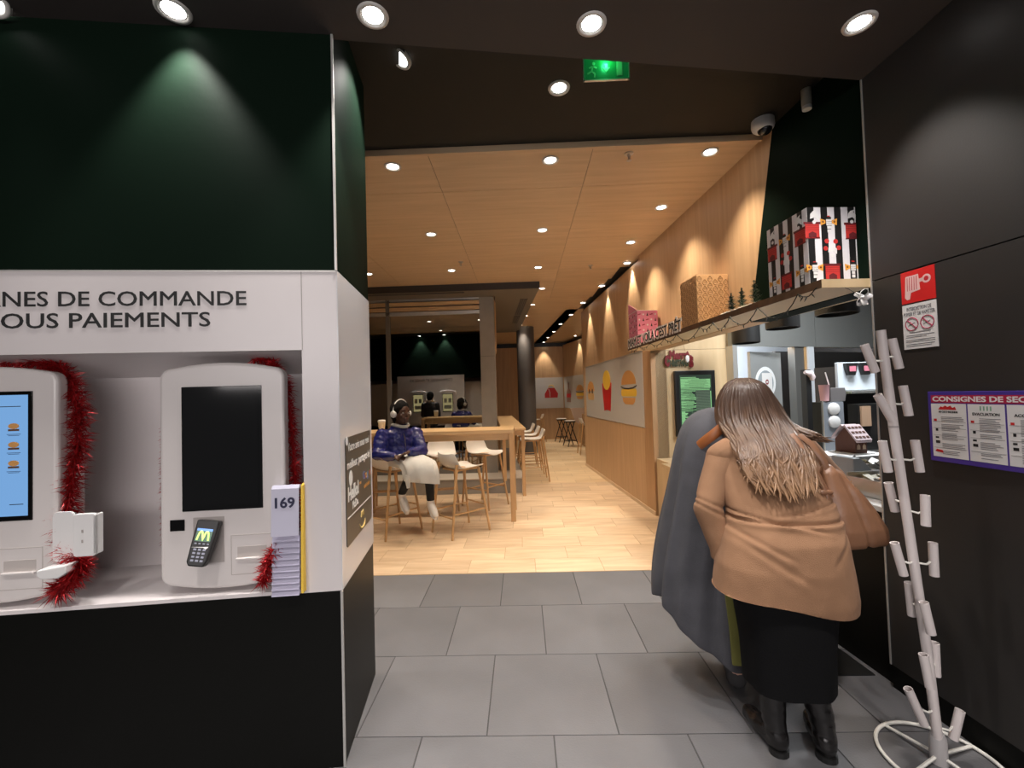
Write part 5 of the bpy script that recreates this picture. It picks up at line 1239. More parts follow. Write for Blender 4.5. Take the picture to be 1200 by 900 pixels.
mr = N.new('ShaderNodeMapRange'); mr.inputs[1].default_value = 1.05; mr.inputs[2].default_value = 1.52; L.new(sx.outputs[2], mr.inputs[0])
ad = N.new('ShaderNodeMath'); ad.operation = 'MULTIPLY_ADD'; ad.inputs[1].default_value = 0.7; L.new(nz.outputs[0], ad.inputs[0])
sb = N.new('ShaderNodeMath'); sb.operation = 'SUBTRACT'; sb.inputs[1].default_value = 0.35; L.new(mr.outputs[0], sb.inputs[0]); L.new(sb.outputs[0], ad.inputs[2])
cr = N.new('ShaderNodeValToRGB'); e = cr.color_ramp.elements; e[0].position = 0.05; e[0].color = (0.30, 0.17, 0.09, 1); e[1].position = 0.95; e[1].color = (0.055, 0.030, 0.020, 1)
k = e.new(0.5); k.color = (0.13, 0.072, 0.042, 1)
L.new(ad.outputs[0], cr.inputs[0]); L.new(cr.outputs[0], b_.inputs[0])

# ---- woman in the camel coat, seen from behind, leaning over the counter
T = thing('person', 'person with long brown hair in camel coat and black skirt leaning over counter', 'person', (0, 0, 0))
def boot(b, x, y, rz, leg_top):
    c, s_ = math.cos(rz), math.sin(rz)
    def q(u, v, z): return Vector((x + c*u - s_*v, y + s_*u + c*v, z))
    b.cap(q(0, 0.0, 0.06), q(0, 0.02, 0.12), 0.044, 0.046, 12); b.cap(q(0, 0.0, 0.045), q(0, 0.10, 0.045), 0.040, 0.042, 12)
    b.cap(q(0, 0.10, 0.042), q(0.004, 0.185, 0.034), 0.042, 0.034, 12); b.cap(q(0, 0.02, 0.12), leg_top, 0.048, 0.066, 12)
bb = MB()
bb.cap((1.045, 1.90, 0.10), (1.055, 1.95, 0.42), 0.034, 0.045); bb.cap((1.055, 1.95, 0.42), (1.07, 1.93, 0.80), 0.045, 0.085)
bb.cap((1.225, 1.875, 0.10), (1.19, 1.95, 0.42), 0.034, 0.045); bb.cap((1.19, 1.95, 0.42), (1.17, 1.93, 0.80), 0.045, 0.085)
bb.ell((1.12, 1.95, 0.85), (0.18, 0.12, 0.16)); bb.ell((1.15, 2.09, 1.10), (0.17, 0.10, 0.20)); bb.cap((1.05, 2.18, 1.24), (1.31, 2.18, 1.24), 0.06)
bb.cap((1.18, 2.24, 1.27), (1.185, 2.31, 1.38), 0.055, 0.052)
bb.cap((0.975, 2.15, 1.20), (0.845, 2.03, 1.0), 0.045, 0.038); bb.cap((0.845, 2.03, 1.0), (0.893, 1.985, 0.79), 0.038, 0.030)
hand(bb, (0.893, 1.985, 0.79), (0.1, 0.15, -1), (0.9, 0.3, 0), 0.17, 0.6)
bb.cap((1.37, 2.17, 1.24), (1.56, 2.24, 1.07), 0.05, 0.042); bb.cap((1.56, 2.24, 1.07), (1.72, 2.46, 0.98), 0.042, 0.032)
hand(bb, (1.72, 2.46, 0.98), (0.5, 0.8, -0.15), (0, 0, -1), 0.17, 0.3)
P_, M_ = head(bb, (1.185, 2.345, 1.455), (0.35, 0.85, -0.40), 0.105)
remesh(bb, 'body', skin_l, T, 0.009, 4)
face_parts(T, P_, M_, 0.105, mat('lip pink', (0.40, 0.14, 0.12), 0.4))
# coat rings: centre, half width, half depth, back tilt, side tilt
RG = [((1.100, 1.905, 0.54), 0.276, 0.160, 0.0, 0.0), ((1.10, 1.905, 0.66), 0.290, 0.174, 0.0, 0.0), ((1.105, 1.91, 0.79), 0.272, 0.170, 0, -0.04), ((1.122, 1.93, 0.90), 0.250, 0.163, 0, 0), ((1.145, 1.965, 0.985), 0.230, 0.152, 0.1, 0), ((1.150, 2.02, 1.07), 0.236, 0.150, 0.2, 0), ((1.160, 2.08, 1.16), 0.238, 0.142, 0.3, 0), ((1.172, 2.13, 1.24), 0.222, 0.115, 0.3, 0), ((1.185, 2.17, 1.30), 0.165, 0.085, 0.3, 0), ((1.19, 2.20, 1.35), 0.080, 0.06, 0.3, 0)]
cb_ = MB(); rr_ = []
for c, hw, hd, t_, tx in RG:
    r_ = ring(c, hw, hd, 36, 2.4, 0.0, t_)
    rr_.append([Vector((p.x, p.y, p.z + tx*(p.x - c[0]))) for p in r_])
cb_.loft(rr_)
cb_.cap((1.03, 2.15, 1.235), (0.975, 2.14, 1.215), 0.085, 0.080, 16)
cb_.cap((1.36, 2.16, 1.235), (1.555, 2.235, 1.07), 0.085, 0.074, 16); cb_.cap((1.555, 2.235, 1.07), (1.69, 2.42, 0.99), 0.072, 0.055, 16)
cb_.tube([(1.12, 2.17, 1.32), (1.185, 2.20, 1.34), (1.25, 2.18, 1.32)], 0.05, 12)
def crease(co, x0, z0, x1, z1, w, amp):
    """a long soft crease between two points of the back"""
    dx, dz = x1 - x0, z1 - z0; l2 = dx*dx + dz*dz; u = ((co.x - x0)*dx + (co.z - z0)*dz)/l2
    if u < -0.25 or u > 1.25: return 0.0
    dist = ((co.x - x0)*dz - (co.z - z0)*dx)/math.sqrt(l2)
    e = min(1, max(0, (u + 0.25)/0.35))*min(1, max(0, (1.25 - u)/0.35))
    return amp*e*(math.exp(-(dist/w)**2) - 0.55*math.exp(-((dist - 2.0*w)/(1.5*w))**2))
CR = [(0.90, 0.985, 1.36, 0.975, 0.007, -0.013), (0.90, 1.015, 1.20, 0.955, 0.006, -0.007), (1.10, 1.010, 1.37, 1.045, 0.006, -0.007), (0.90, 0.945, 1.06, 0.86, 0.010, -0.006), (0.92, 0.90, 1.10, 0.78, 0.012, -0.005), (1.38, 0.95, 1.25, 0.84, 0.010, -0.005), (1.30, 1.25, 1.20, 1.10, 0.008, -0.005), (0.99, 1.20, 1.08, 1.08, 0.010, -0.005)]
def coat_fold(co, n):
    f = 0.006*noise.noise(Vector((co.x*4, co.y*4, co.z*3 + 4))) + 0.0022*noise.noise(co*17)
    if n.y < 0.2:
        for q in CR: f += crease(co, *q)
    return f
def coat_hem(co):
    z = 0.652 - 0.17*(co.x - 1.10) + 0.008*math.sin(co.x*14) + 0.06*max(0, co.y - 1.9)
    return Vector((co.x, co.y, max(co.z, z)))
remesh(cb_, 'coat', M_coat, T, 0.008, 5, coat_fold, coat_hem)
sl = MB(); sl.cap((0.975, 2.145, 1.205), (0.845, 2.03, 1.0), 0.078, 0.064, 18); sl.cap((0.845, 2.03, 1.0), (0.890, 1.988, 0.83), 0.064, 0.055, 18); sl.tube([(0.890, 1.988, 0.86), (0.8935, 1.985, 0.785)], 0.058, 18)
remesh(sl, 'sleeve', M_coat, T, 0.008, 4, lambda co, n: 0.004*noise.noise(Vector((co.x*10, co.y*10, co.z*14))) - 0.006*math.exp(-((co.z - 1.0 + (co.x - 0.85)*0.5)/0.008)**2) - 0.005*math.exp(-((co.z - 1.03 + (co.x - 0.85)*0.4)/0.008)**2))
MB().tube([(0.894, 1.985, 0.795), (0.896, 1.984, 0.765)], 0.050, 18).build('cuff', M_cape, T, smooth=60)
sk = MB(); n = 40
def skf(a): return 0.03*math.sin(5*a + 1) + 0.015*math.sin(9*a)
sk.loft([ring((1.110, 1.905, 0.285), 0.178, 0.135, n, 2.3, 0, 0.0, skf), ring((1.112, 1.91, 0.45), 0.184, 0.14, n, 2.3, 0, 0, skf), ring((1.112, 1.915, 0.60), 0.20, 0.15, n, 2.3), ring((1.10, 1.92, 0.80), 0.225, 0.14, n, 2.3)])
sk.build('skirt', M_skirt, T, smooth=70)
for bx, by, brz, lt in ((1.045, 1.895, rad(8), (1.055, 1.95, 0.40)), (1.225, 1.865, rad(-16), (1.20, 1.94, 0.40))):
    bt = MB(); boot(bt, bx, by, brz, Vector(lt)); bo = remesh(bt, 'boot', M_boot, T, 0.008, 4, lambda co, n: 0.0035*noise.noise(Vector((co.x*20, co.y*20, co.z*45))))
    c_, s_ = math.cos(brz), math.sin(brz); hl = MB()
    hl.prism([(bx + c_*u - s_*v, by + s_*u + c_*v) for u, v in circ(0, -0.005, 0.040, 14, 0.036)], 0.0, 0.022, 'z'); hl.build('heel', M_blackm, bo)
rr = random.Random(5); H = Vector((1.19, 2.325, 1.465)); paths = []
def back_y(x, z):
    for (c0, w0, d0, _, _), (c1, w1, d1, _, _) in zip(RG, RG[1:]):
        if c0[2] <= z <= c1[2] or c1 is RG[-1][0]:
            u = (z - c0[2])/(c1[2] - c0[2]); cx_, cy_, w_, d_ = (c0[0] + (c1[0]-c0[0])*u, c0[1] + (c1[1]-c0[1])*u, w0 + (w1-w0)*u, d0 + (d1-d0)*u)
            k = min(0.98, abs(x - cx_)/w_); return cy_ - d_*(1 - k**2.4)**(1/2.4)
    return 2.1
for i in range(560):
    ph = rr.uniform(-2.3, 2.2); s_, c_ = math.sin(ph), math.cos(ph); j = lambda a: rr.uniform(-a, a)
    lat = min(1, abs(ph)/2.0); lay = rr.uniform(0, 1)
    p0 = H + Vector((s_*0.02 + j(0.012), 0.02 - c_*0.02 + j(0.01), 0.134 + j(0.003)))
    p1 = H + Vector((s_*0.098, -c_*0.088, 0.102 + j(0.01))); p2 = H + Vector((s_*(0.130 + 0.016*lay), -c_*(0.122 + 0.012*lay), 0.005 + j(0.01)))
    p3 = H + Vector((s_*(0.145 + 0.022*lay) + j(0.012), -c_*0.135 - 0.035*lay - 0.02, -0.10 + j(0.015)))
    x4 = H.x + s_*0.150 + j(0.02) - 0.015; z4 = 1.30 + j(0.015)
    p4 = Vector((x4, min(2.18, back_y(x4, z4)) - 0.02 - 0.035*lay, z4))
    ln = rr.uniform(0.02, 0.17)*(1 - 0.45*lat); wv = j(0.016)
    x5 = H.x + s_*0.152 - 0.035 + wv; z5 = 1.24 + j(0.015); x6 = H.x + s_*0.140 - 0.055 - wv; z6 = 1.235 - ln*0.55; x7 = H.x + s_*0.125 - 0.062 + wv*1.4; z7 = 1.225 - ln
    pts = [p0, p1, p2, p3, p4] + [Vector((x, back_y(x, z) - 0.014 - 0.030*lay*(1 - 0.2*q), z)) for q, (x, z) in enumerate(((x5, z5), (x6, z6), (x7, z7)))]
    paths.append(pts)
for i in range(34):       # locks thrown over the right shoulder
    j = lambda a: rr.uniform(-a, a); x6 = 1.40 + j(0.05)
    paths.append([H + Vector((0.02, 0.02, 0.134)), H + Vector((0.09, -0.05, 0.09)), H + Vector((0.14, -0.08, -0.02)), H + Vector((0.145 + j(0.01), -0.13, -0.11)), Vector((1.36 + j(0.02), 2.055 + j(0.015), 1.315 + j(0.015))), Vector((x6, 2.06 + j(0.01), 1.315 - (x6 - 1.36)*0.25 + j(0.014)))])
strands('hair', paths, hm, T, 0.0065, 0.0012, wave=0.014)
hb = MB(); hb.ell(H + Vector((0, -0.005, 0.008)), (0.124, 0.122, 0.122), 20); hb.ell(H + Vector((0, -0.05, -0.10)), (0.135, 0.095, 0.11), 16)
remesh(hb, 'hair_mass', hm, T, 0.009, 4)

# ---- tan shoulder bag
t = thing('shoulder_bag', 'slouchy tan leather bag hanging from the shoulder of the camel coat', 'bag', (0, 0, 0))
bg = MB()
ax = [((1.385, 2.015, 1.19), 0.018, 0.020), ((1.392, 2.00, 1.16), 0.045, 0.035), ((1.415, 1.985, 1.08), 0.085, 0.052), ((1.447, 1.975, 0.99), 0.118, 0.062), ((1.475, 1.97, 0.91), 0.137, 0.066), ((1.482, 1.97, 0.86), 0.138, 0.06), ((1.482, 1.97, 0.835), 0.120, 0.045)]
bg.loft([ring(c, w, d_, 26, 2.6, rad(12)) for c, w, d_ in ax])
remesh(bg, 'bag_body', M_bag, t, 0.008, 4, lambda co, n: 0.006*noise.noise(Vector((co.x*9, co.y*9, co.z*6))) - 0.010*math.exp(-((co.x - 1.455 + (co.z - 1.0)*0.25)/0.012)**2)*(1 if n.y < 0 else 0) + 0.006*math.exp(-((co.x - 1.50 + (co.z - 1.0)*0.55)/0.018)**2)*(1 if n.y < 0 else 0))
MB().tube([(1.300, 2.06, 1.325), (1.325, 2.015, 1.285), (1.355, 1.99, 1.22), (1.378, 1.985, 1.16)], [(0.014, 0.004)]*4, 8, flat=(1, 0, 0.3)).build('strap', M_bag, t, smooth=60)
MB().tube([(1.27, 2.065, 1.33), (1.275, 2.005, 1.27), (1.295, 1.96, 1.19), (1.318, 1.94, 1.11), (1.345, 1.93, 1.06)], [(0.012, 0.004)]*5, 8, flat=(1, 0, 0.3)).build('strap', M_bag, t, smooth=60)
b = MB(); b.cap((1.318, 1.925, 1.08), (1.322, 1.92, 1.02), 0.010, 0.012, 8); b.cap((1.30, 1.925, 1.085), (1.335, 1.925, 1.085), 0.012, 0.012, 8); b.build('strap_toggle', M_bag, t, smooth=60)

# ---- woman in the grey cape bending far over the counter
G = thing('person', 'person in a grey wool cape bending far forward beside the camel coat', 'person', (0, 0, 0))
gb = MB()
for x, y in ((1.07, 2.30), (1.22, 2.33)): gb.cap((x, y, 0.05), (x, y + 0.04, 0.45), 0.045, 0.055); gb.cap((x, y + 0.04, 0.45), (x + 0.0, y + 0.03, 0.84), 0.055, 0.085); gb.cap((x, y, 0.035), (x + 0.03, y + 0.13, 0.03), 0.036, 0.026)
gb.ell((1.14, 2.36, 0.88), (0.19, 0.15, 0.16)); gb.cap((1.15, 2.42, 1.0), (1.22, 2.56, 1.22), 0.15, 0.15); gb.cap((1.08, 2.62, 1.24), (1.38, 2.56, 1.24), 0.075)
gb.cap((1.30, 2.62, 1.25), (1.40, 2.70, 1.30), 0.055, 0.052)
gb.cap((1.08, 2.63, 1.22), (1.30, 2.78, 1.05), 0.05, 0.042); gb.cap((1.30, 2.78, 1.05), (1.62, 2.80, 0.97), 0.042, 0.032); hand(gb, (1.62, 2.80, 0.97), (1, 0.1, -0.1), (0, 0, -1), 0.17, 0.3)
gb.cap((1.38, 2.57, 1.22), (1.52, 2.62, 1.05), 0.05, 0.042); gb.cap((1.52, 2.62, 1.05), (1.72, 2.66, 0.97), 0.042, 0.032); hand(gb, (1.72, 2.66, 0.97), (1, 0.1, -0.1), (0, 0, -1), 0.17, 0.3)
P2, M2 = head(gb, (1.46, 2.75, 1.315), (0.75, 0.35, -0.55), 0.10)
remesh(gb, 'body', skin_l, G, 0.010, 4)
face_parts(G, P2, M2, 0.10, mat('lip pink', (0.40, 0.14, 0.12), 0.4))
hg = MB(); hg.ell((1.45, 2.74, 1.35), (0.105, 0.112, 0.10), 16); remesh(hg, 'hair', mat('dark brown hair', (0.03, 0.018, 0.012), 0.5), G, 0.010, 4)
gr = []
def capef(amp, ph): return lambda a: amp*(0.6*math.sin(7*a + ph) + 0.5*math.sin(11*a + 1.3*ph) + 0.4*math.sin(17*a))
gspec = [(0.0, (1.03, 2.42), 0.320, 0.275, 0.085), (0.12, (1.035, 2.42), 0.318, 0.275, 0.080), (0.30, (1.062, 2.425), 0.308, 0.27, 0.085), (0.55, (1.105, 2.43), 0.285, 0.25, 0.060), (0.75, (1.13, 2.45), 0.268, 0.23, 0.028), (0.88, (1.15, 2.475), 0.245, 0.20, 0.010), (0.95, (1.165, 2.49), 0.20, 0.165, 0.006), (0.985, (1.175, 2.50), 0.14, 0.115, 0.0), (1.0, (1.18, 2.505), 0.06, 0.05, 0.0)]
NR = 72; ztop = 1.452
for u, c, hw, hd, am in gspec:
    r_ = ring((c[0], c[1], 0), hw, hd, NR, 2.2, 0, 0, capef(am, 1.0))
    out = []
    for j, p in enumerate(r_):
        a = 2*math.pi*j/NR
        left = max(0, -math.cos(a)); zb = 0.16 + 0.25*left**1.5 + 0.012*math.sin(6*a) + (0.12 if math.sin(a) > 0.4 else 0)
        out.append(Vector((p.x, p.y, zb + (ztop - zb)*u + (0.03*math.cos(a)*0 ))))
    gr.append(out)
cp = MB(); cp.loft(gr, closed_ends=False); cp.f.append(tuple(range((len(gr)-1)*NR, len(gr)*NR))); cp.mi.append(0)
co_ = cp.build('cape', M_cape, G, smooth=80)
so = co_.modifiers.new('thick', 'SOLIDIFY'); so.thickness = 0.008; so.offset = -1
sb_ = co_.modifiers.new('sub', 'SUBSURF'); sb_.levels = 1; sb_.render_levels = 2
# the shoulder strap over the cape
MB().tube([(0.925, 2.385, 1.215), (0.945, 2.30, 1.270), (1.00, 2.262, 1.325), (1.07, 2.275, 1.375), (1.14, 2.31, 1.415), (1.22, 2.36, 1.44)], [(0.026, 0.006)]*6, 10, flat=(0, 0, 1)).build('strap', mat('cognac leather', (0.36, 0.12, 0.035), 0.4), G, smooth=60)
MB().loft([[Vector((x0, y, z)), Vector((x1, y - 0.006, z)), Vector((x1, y + 0.006, z)), Vector((x0, y + 0.012, z))] for x0, x1, y, z in ((0.965, 1.005, 2.10, 0.235), (0.962, 0.998, 2.11, 0.40), (0.955, 0.982, 2.125, 0.55), (0.95, 0.97, 2.14, 0.68))]).build('scarf_end', mat('olive green scarf', (0.15, 0.145, 0.03), 0.7), G, smooth=60)
for x, y in ((1.07, 2.30), (1.22, 2.33)):
    bt = MB(); bt.cap((x, y, 0.05), (x + 0.005, y + 0.03, 0.16), 0.05, 0.055, 12); bt.cap((x, y, 0.042), (x + 0.02, y + 0.09, 0.042), 0.042, 0.042, 12); bt.cap((x + 0.02, y + 0.09, 0.04), (x + 0.035, y + 0.17, 0.034), 0.042, 0.032, 12)
    remesh(bt, 'shoe', mat('dark grey suede', (0.05, 0.048, 0.05), 0.8), G, 0.009, 3)

# ---- seated person in the shiny blue jacket
S = thing('person', 'seated person in shiny blue jacket, white skirt and headphones on a bar stool', 'person', (0, 0, 0))
sb = MB()
sb.ell((-1.43, 4.95, 0.86), (0.14, 0.13, 0.07)); sb.cap((-1.43, 4.94, 0.92), (-1.425, 4.915, 1.09), 0.11, 0.11); sb.cap((-1.54, 4.84, 1.14), (-1.30, 4.96, 1.14), 0.055)
sb.cap((-1.42, 4.89, 1.18), (-1.40, 4.875, 1.30), 0.055, 0.05)
RS, RE, RW_ = (-1.585, 4.81, 1.14), (-1.60, 4.68, 0.945), (-1.40, 4.625, 0.925)
LS, LE, LW = (-1.255, 4.97, 1.14), (-1.15, 4.83, 0.955), (-1.245, 4.66, 0.965)
for A, B_, D_ in ((RS, RE, RW_), (LS, LE, LW)): sb.cap(A, B_, 0.048, 0.040); sb.cap(B_, D_, 0.040, 0.030)
hand(sb, RW_, (0.9, -0.1, -0.1), (0.1, 0.3, -0.9), 0.165, 0.55, 1); hand(sb, LW, (-0.55, -0.55, -0.12), (0.3, -0.2, -0.9), 0.165, 0.55, -1)
RH, RK, RA = (-1.49, 4.90, 0.85), (-1.205, 4.655, 0.80), (-1.37, 4.78, 0.50)
LH, LK, LA = (-1.36, 5.0, 0.85), (-1.045, 4.675, 0.80), (-1.035, 4.70, 0.44)
for A, B_, D_ in ((RH, RK, RA), (LH, LK, LA)): sb.cap(A, B_, 0.062, 0.050); sb.cap(B_, D_, 0.048, 0.036)
P3, M3 = head(sb, (-1.375, 4.855, 1.385), (0.80, -0.60, 0.03), 0.107)
remesh(sb, 'body', skin_d, S, 0.008, 3)
face_parts(S, P3, M3, 0.107, mat('lip dark', (0.13, 0.045, 0.035), 0.4))
M_jkt = mat('shiny blue nylon', (0.018, 0.022, 0.145), 0.24, bump=0.25, bscale=22, coat=0.3)
jb = MB()
jb.loft([ring((-1.43, 4.935, 0.85), 0.190, 0.172, 28, 2.2, rad(28)), ring((-1.43, 4.93, 0.92), 0.205, 0.178, 28, 2.2, rad(28)), ring((-1.425, 4.92, 1.02), 0.19, 0.155, 28, 2.2, rad(28)), ring((-1.42, 4.905, 1.10), 0.195, 0.14, 28, 2.2, rad(28)), ring((-1.42, 4.895, 1.17), 0.175, 0.115, 28, 2.2, rad(28)), ring((-1.415, 4.885, 1.22), 0.10, 0.085, 28, 2.2, rad(28)), ring((-1.41, 4.88, 1.26), 0.075, 0.07, 28, 2.2, rad(28))])
for A, B_, D_ in ((RS, RE, RW_), (LS, LE, LW)):
    A, B_, D_ = Vector(A), Vector(B_), Vector(D_); jb.cap(A, B_, 0.084, 0.072, 14); jb.cap(B_, B_.lerp(D_, 0.86), 0.072, 0.052, 14)
def jf(co, n):
    return 0.010*noise.noise(Vector((co.x*13, co.y*13, co.z*22))) + 0.006*noise.noise(co*34)
remesh(jb, 'jacket', M_jkt, S, 0.009, 3, jf)
f3 = Vector((0.62, -0.78, 0)).normalized()
MB().tube([Vector((-1.42, 4.90, 1.20)) + f3*0.10, Vector((-1.425, 4.915, 1.10)) + f3*0.155, Vector((-1.43, 4.93, 1.0)) + f3*0.175, Vector((-1.43, 4.935, 0.89)) + f3*0.178], 0.005, 5).build('zip', M_metal, S)
MB().tube([Vector((-1.40, 4.875, 1.255)) + Vector((math.cos(rad(a))*0.088, math.sin(rad(a))*0.082, 0.012*math.sin(rad(a*2)) - 0.012)) for a in range(0, 360, 20)], 0.020, 8, closed=True).build('hood_lining', mat('pale grey jersey', (0.48, 0.47, 0.45), 0.8), S, smooth=60)
M_skw = mat('white cotton skirt', (0.66, 0.65, 0.62), 0.75, bump=0.15, bscale=40)
def oring(c, u, v, hu, hv, n=40, p=2.4, fold=0.0, k=9, ph=0.0):
    """ring spanned by two directions, with a pleated edge"""
    c, u, v = Vector(c), Vector(u).normalized(), Vector(v).normalized(); out = []
    for j in range(n):
        a = 2*math.pi*j/n; ca, sa = math.cos(a), math.sin(a); q = 1 + fold*math.sin(k*a + ph)
        out.append(c + u*(hu*q*math.copysign(abs(ca)**(2/p), ca)) + v*(hv*q*math.copysign(abs(sa)**(2/p), sa)))
    return out
wb_ = MB()
wb_.loft([oring((-1.45, 4.965, 0.93), (0.8, 0.6, 0), (0.6, -0.8, 0.1), 0.165, 0.135), oring((-1.44, 4.945, 0.875), (0.8, 0.6, 0), (0.5, -0.7, 0.5), 0.185, 0.145),
          oring((-1.36, 4.865, 0.855), (0.85, 0.5, 0), (0, 0, 1), 0.195, 0.085, fold=0.02), oring((-1.25, 4.745, 0.855), (0.92, 0.4, 0), (0.1, -0.1, 1), 0.190, 0.080, fold=0.06, k=7),
          oring((-1.155, 4.635, 0.84), (0.97, 0.25, 0), (0.5, -0.5, 0.8), 0.180, 0.078, fold=0.08, k=8), oring((-1.115, 4.585, 0.785), (0.99, 0.15, 0), (0.7, -0.7, 0.2), 0.172, 0.068, fold=0.09, k=8),
          oring((-1.105, 4.585, 0.715), (0.99, 0.12, 0.0), (0.7, -0.7, 0.0), 0.168, 0.066, fold=0.13, k=8), oring((-1.10, 4.59, 0.645), (0.99, 0.12, -0.12), (0.7, -0.7, 0.0), 0.160, 0.066, fold=0.16, k=8)])
wb_.build('skirt', M_skw, S, smooth=75)
kb_ = MB(); kb_.loft([oring((-1.235, 4.555, 0.74), (1, 0, 0.2), (0.3, -1, 0), 0.035, 0.03, 16), oring((-1.24, 4.55, 0.68), (1, 0, 0.2), (0.3, -1, 0), 0.030, 0.025, 16), oring((-1.235, 4.55, 0.60), (1, 0, 0.2), (0.3, -1, 0), 0.018, 0.014, 16)])
kb_.build('skirt_tie', M_skw, S, smooth=75)
lg = MB()
for K_, A in ((RK, RA), (LK, LA)): lg.cap(Vector(K_).lerp(Vector(A), 0.35), A, 0.052, 0.044, 12)
remesh(lg, 'leggings', mat('black leggings', (0.008, 0.008, 0.009), 0.8), S, 0.009, 2)
M_shoe = mat('pale trainer', (0.66, 0.62, 0.58), 0.5)
for A, dirn in ((RA, Vector((0.38, -0.55, -0.55))), (LA, Vector((0.35, -0.62, -0.40)))):
    A = Vector(A); dn = dirn.normalized(); sh = MB(); heel = A + Vector((0, 0.015, -0.055)); sh.cap(A + Vector((0, 0, -0.02)), heel, 0.044, 0.042, 12); sh.cap(heel, heel + dn*0.11, 0.042, 0.040, 12); sh.cap(heel + dn*0.11, heel + dn*0.18, 0.042, 0.032, 12)
    o = remesh(sh, 'shoe', M_shoe, S, 0.008, 2)
    s2_ = MB(); upn = Vector((0, 0, 1)) - dn*dn.z; upn.normalize(); s2_.tube([heel - dn*0.035 - upn*0.040, heel + dn*0.06 - upn*0.042, heel + dn*0.14 - upn*0.040, heel + dn*0.205 - upn*0.030], [(0.028, 0.012), (0.036, 0.012), (0.038, 0.012), (0.02, 0.01)], 10, flat=dn.cross(upn)); s2_.build('sole', mat('white rubber', (0.72, 0.72, 0.70), 0.5), o, smooth=60)
hh = MB(); hc = Vector((-1.375, 4.855, 1.385)); hh.ell(hc + Vector((-0.030, 0.022, 0.048)), (0.112, 0.114, 0.104), 18); hh.ell(hc + Vector((-0.065, 0.05, -0.01)), (0.080, 0.082, 0.10), 14); hh.ell(hc + Vector((-0.09, 0.06, -0.06)), (0.04, 0.04, 0.06), 12)
remesh(hh, 'hair', mat('black hair', (0.006, 0.005, 0.0045), 0.85, bump=0.6, bscale=60, spec=0.2), S, 0.009, 3, lambda co, n: 0.005*noise.noise(co*30))
M_hp = mat('white headphones', (0.70, 0.69, 0.68), 0.35)
sd = M3 @ Vector((1, 0, 0)); hp = thing('headphones', 'white over-ear headphones worn by the seated person in blue', 'headphones', hc)
up3 = Vector((0, 0, 1))
MB().tube([sd*(0.106*math.cos(rad(a))) + up3*(0.02 + 0.135*math.sin(rad(a))) + Vector((-0.012, 0.01, 0)) for a in range(0, 181, 12)], [(0.012, 0.007)]*16, 8, flat=tuple(f3)).build('headband', M_hp, hp, smooth=60)
for k in (-1, 1):
    q = Vector((0, 0, 1)).rotation_difference(sd*k).to_matrix()
    e = MB(); e.lathe([(0.010, -0.018), (0.036, -0.016), (0.040, 0.0), (0.036, 0.016), (0.012, 0.022)], 18, sd*k*0.105 + Vector((-0.010, 0.008, -0.008)), q); eo = e.build('ear_cup', M_hp, hp, smooth=50)

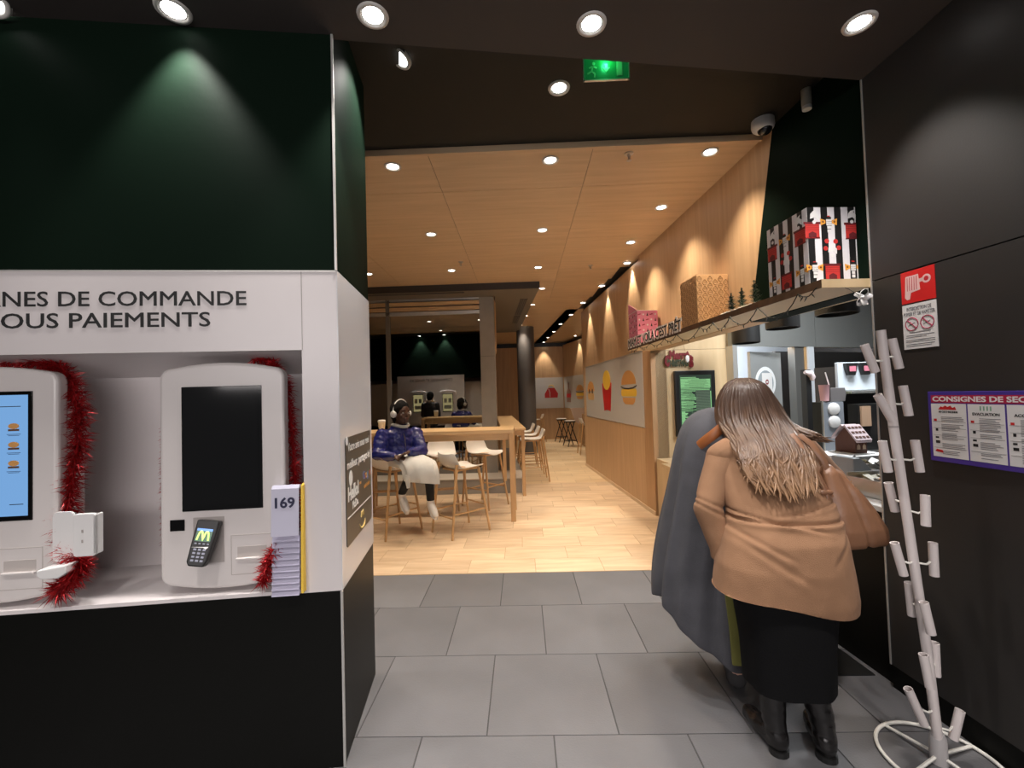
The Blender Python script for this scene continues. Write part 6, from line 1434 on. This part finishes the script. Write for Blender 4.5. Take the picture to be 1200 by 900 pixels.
# ---- bystander at the hidden rear kiosks, visible only as a reflection in the glazed front
pb = FB.p(1.55, -0.85)
B0 = thing('person', 'person in a dark jacket with pale scarf, seen reflected in the glazing', 'person', (pb.x, pb.y, 0), TK + math.pi)
vb = MB()
for x in (-0.09, 0.09): vb.cap((x, 0, 0.05), (x, 0.01, 0.45), 0.045, 0.055); vb.cap((x, 0.01, 0.45), (x*0.95, 0, 0.88), 0.055, 0.085); vb.cap((x, 0, 0.035), (x, 0.14, 0.03), 0.036, 0.026)
vb.ell((0, 0, 0.92), (0.17, 0.12, 0.14)); vb.cap((0, 0, 1.0), (0, 0, 1.25), 0.13, 0.14); vb.cap((-0.15, 0, 1.36), (0.15, 0, 1.36), 0.065); vb.cap((0, 0, 1.38), (0, 0.02, 1.49), 0.055, 0.052)
for k in (-1, 1): vb.cap((k*0.18, 0, 1.36), (k*0.22, 0.02, 1.08), 0.048, 0.040); vb.cap((k*0.22, 0.02, 1.08), (k*0.19, 0.20, 0.95), 0.040, 0.030); hand(vb, (k*0.19, 0.20, 0.95), (-k*0.2, 1, 0.1), (0, 0, -1), 0.17, 0.4, k)
P4, M4 = head(vb, (0, 0.03, 1.58), (0, 1, -0.1), 0.105)
remesh(vb, 'body', skin_l, B0, 0.010, 3)
face_parts(B0, P4, M4, 0.105, mat('lip pink', (0.40, 0.14, 0.12), 0.4))
vj = MB(); vj.loft([ring((0, 0, 0.80), 0.20, 0.15), ring((0, 0, 1.05), 0.20, 0.15), ring((0, 0, 1.28), 0.21, 0.14), ring((0, 0, 1.40), 0.16, 0.10), ring((0, 0.01, 1.45), 0.08, 0.07)])
for k in (-1, 1): vj.cap((k*0.18, 0, 1.35), (k*0.22, 0.02, 1.08), 0.078, 0.066); vj.cap((k*0.22, 0.02, 1.08), (k*0.195, 0.17, 0.97), 0.062, 0.05)
remesh(vj, 'jacket', mat('black padded jacket', (0.012, 0.012, 0.016), 0.5), B0, 0.011, 3)
vt = MB()
for x in (-0.09, 0.09): vt.cap((x, 0, 0.10), (x, 0.01, 0.45), 0.065, 0.072); vt.cap((x, 0.01, 0.45), (x*0.95, 0, 0.88), 0.072, 0.10)
remesh(vt, 'trousers', mat('dark trousers', (0.015, 0.016, 0.022), 0.8), B0, 0.011, 3)
for x in (-0.09, 0.09):
    sh = MB(); sh.cap((x, -0.02, 0.045), (x, 0.06, 0.05), 0.045, 0.045); sh.cap((x, 0.06, 0.045), (x, 0.17, 0.035), 0.045, 0.034); remesh(sh, 'shoe', M_boot, B0, 0.009, 2)
MB().tube([(math.cos(rad(a))*0.085, 0.01 + math.sin(rad(a))*0.08, 1.455) for a in range(0, 360, 24)], 0.035, 10, closed=True).build('scarf', mat('pale scarf', (0.55, 0.50, 0.42), 0.85), B0, smooth=60)
vh = MB(); vh.ell((0, 0.005, 1.615), (0.100, 0.112, 0.108), 16); vh.ell((0, -0.045, 1.56), (0.085, 0.07, 0.09), 14); remesh(vh, 'hair', mat('black hair', (0.010, 0.008, 0.007), 0.55), B0, 0.010, 3)
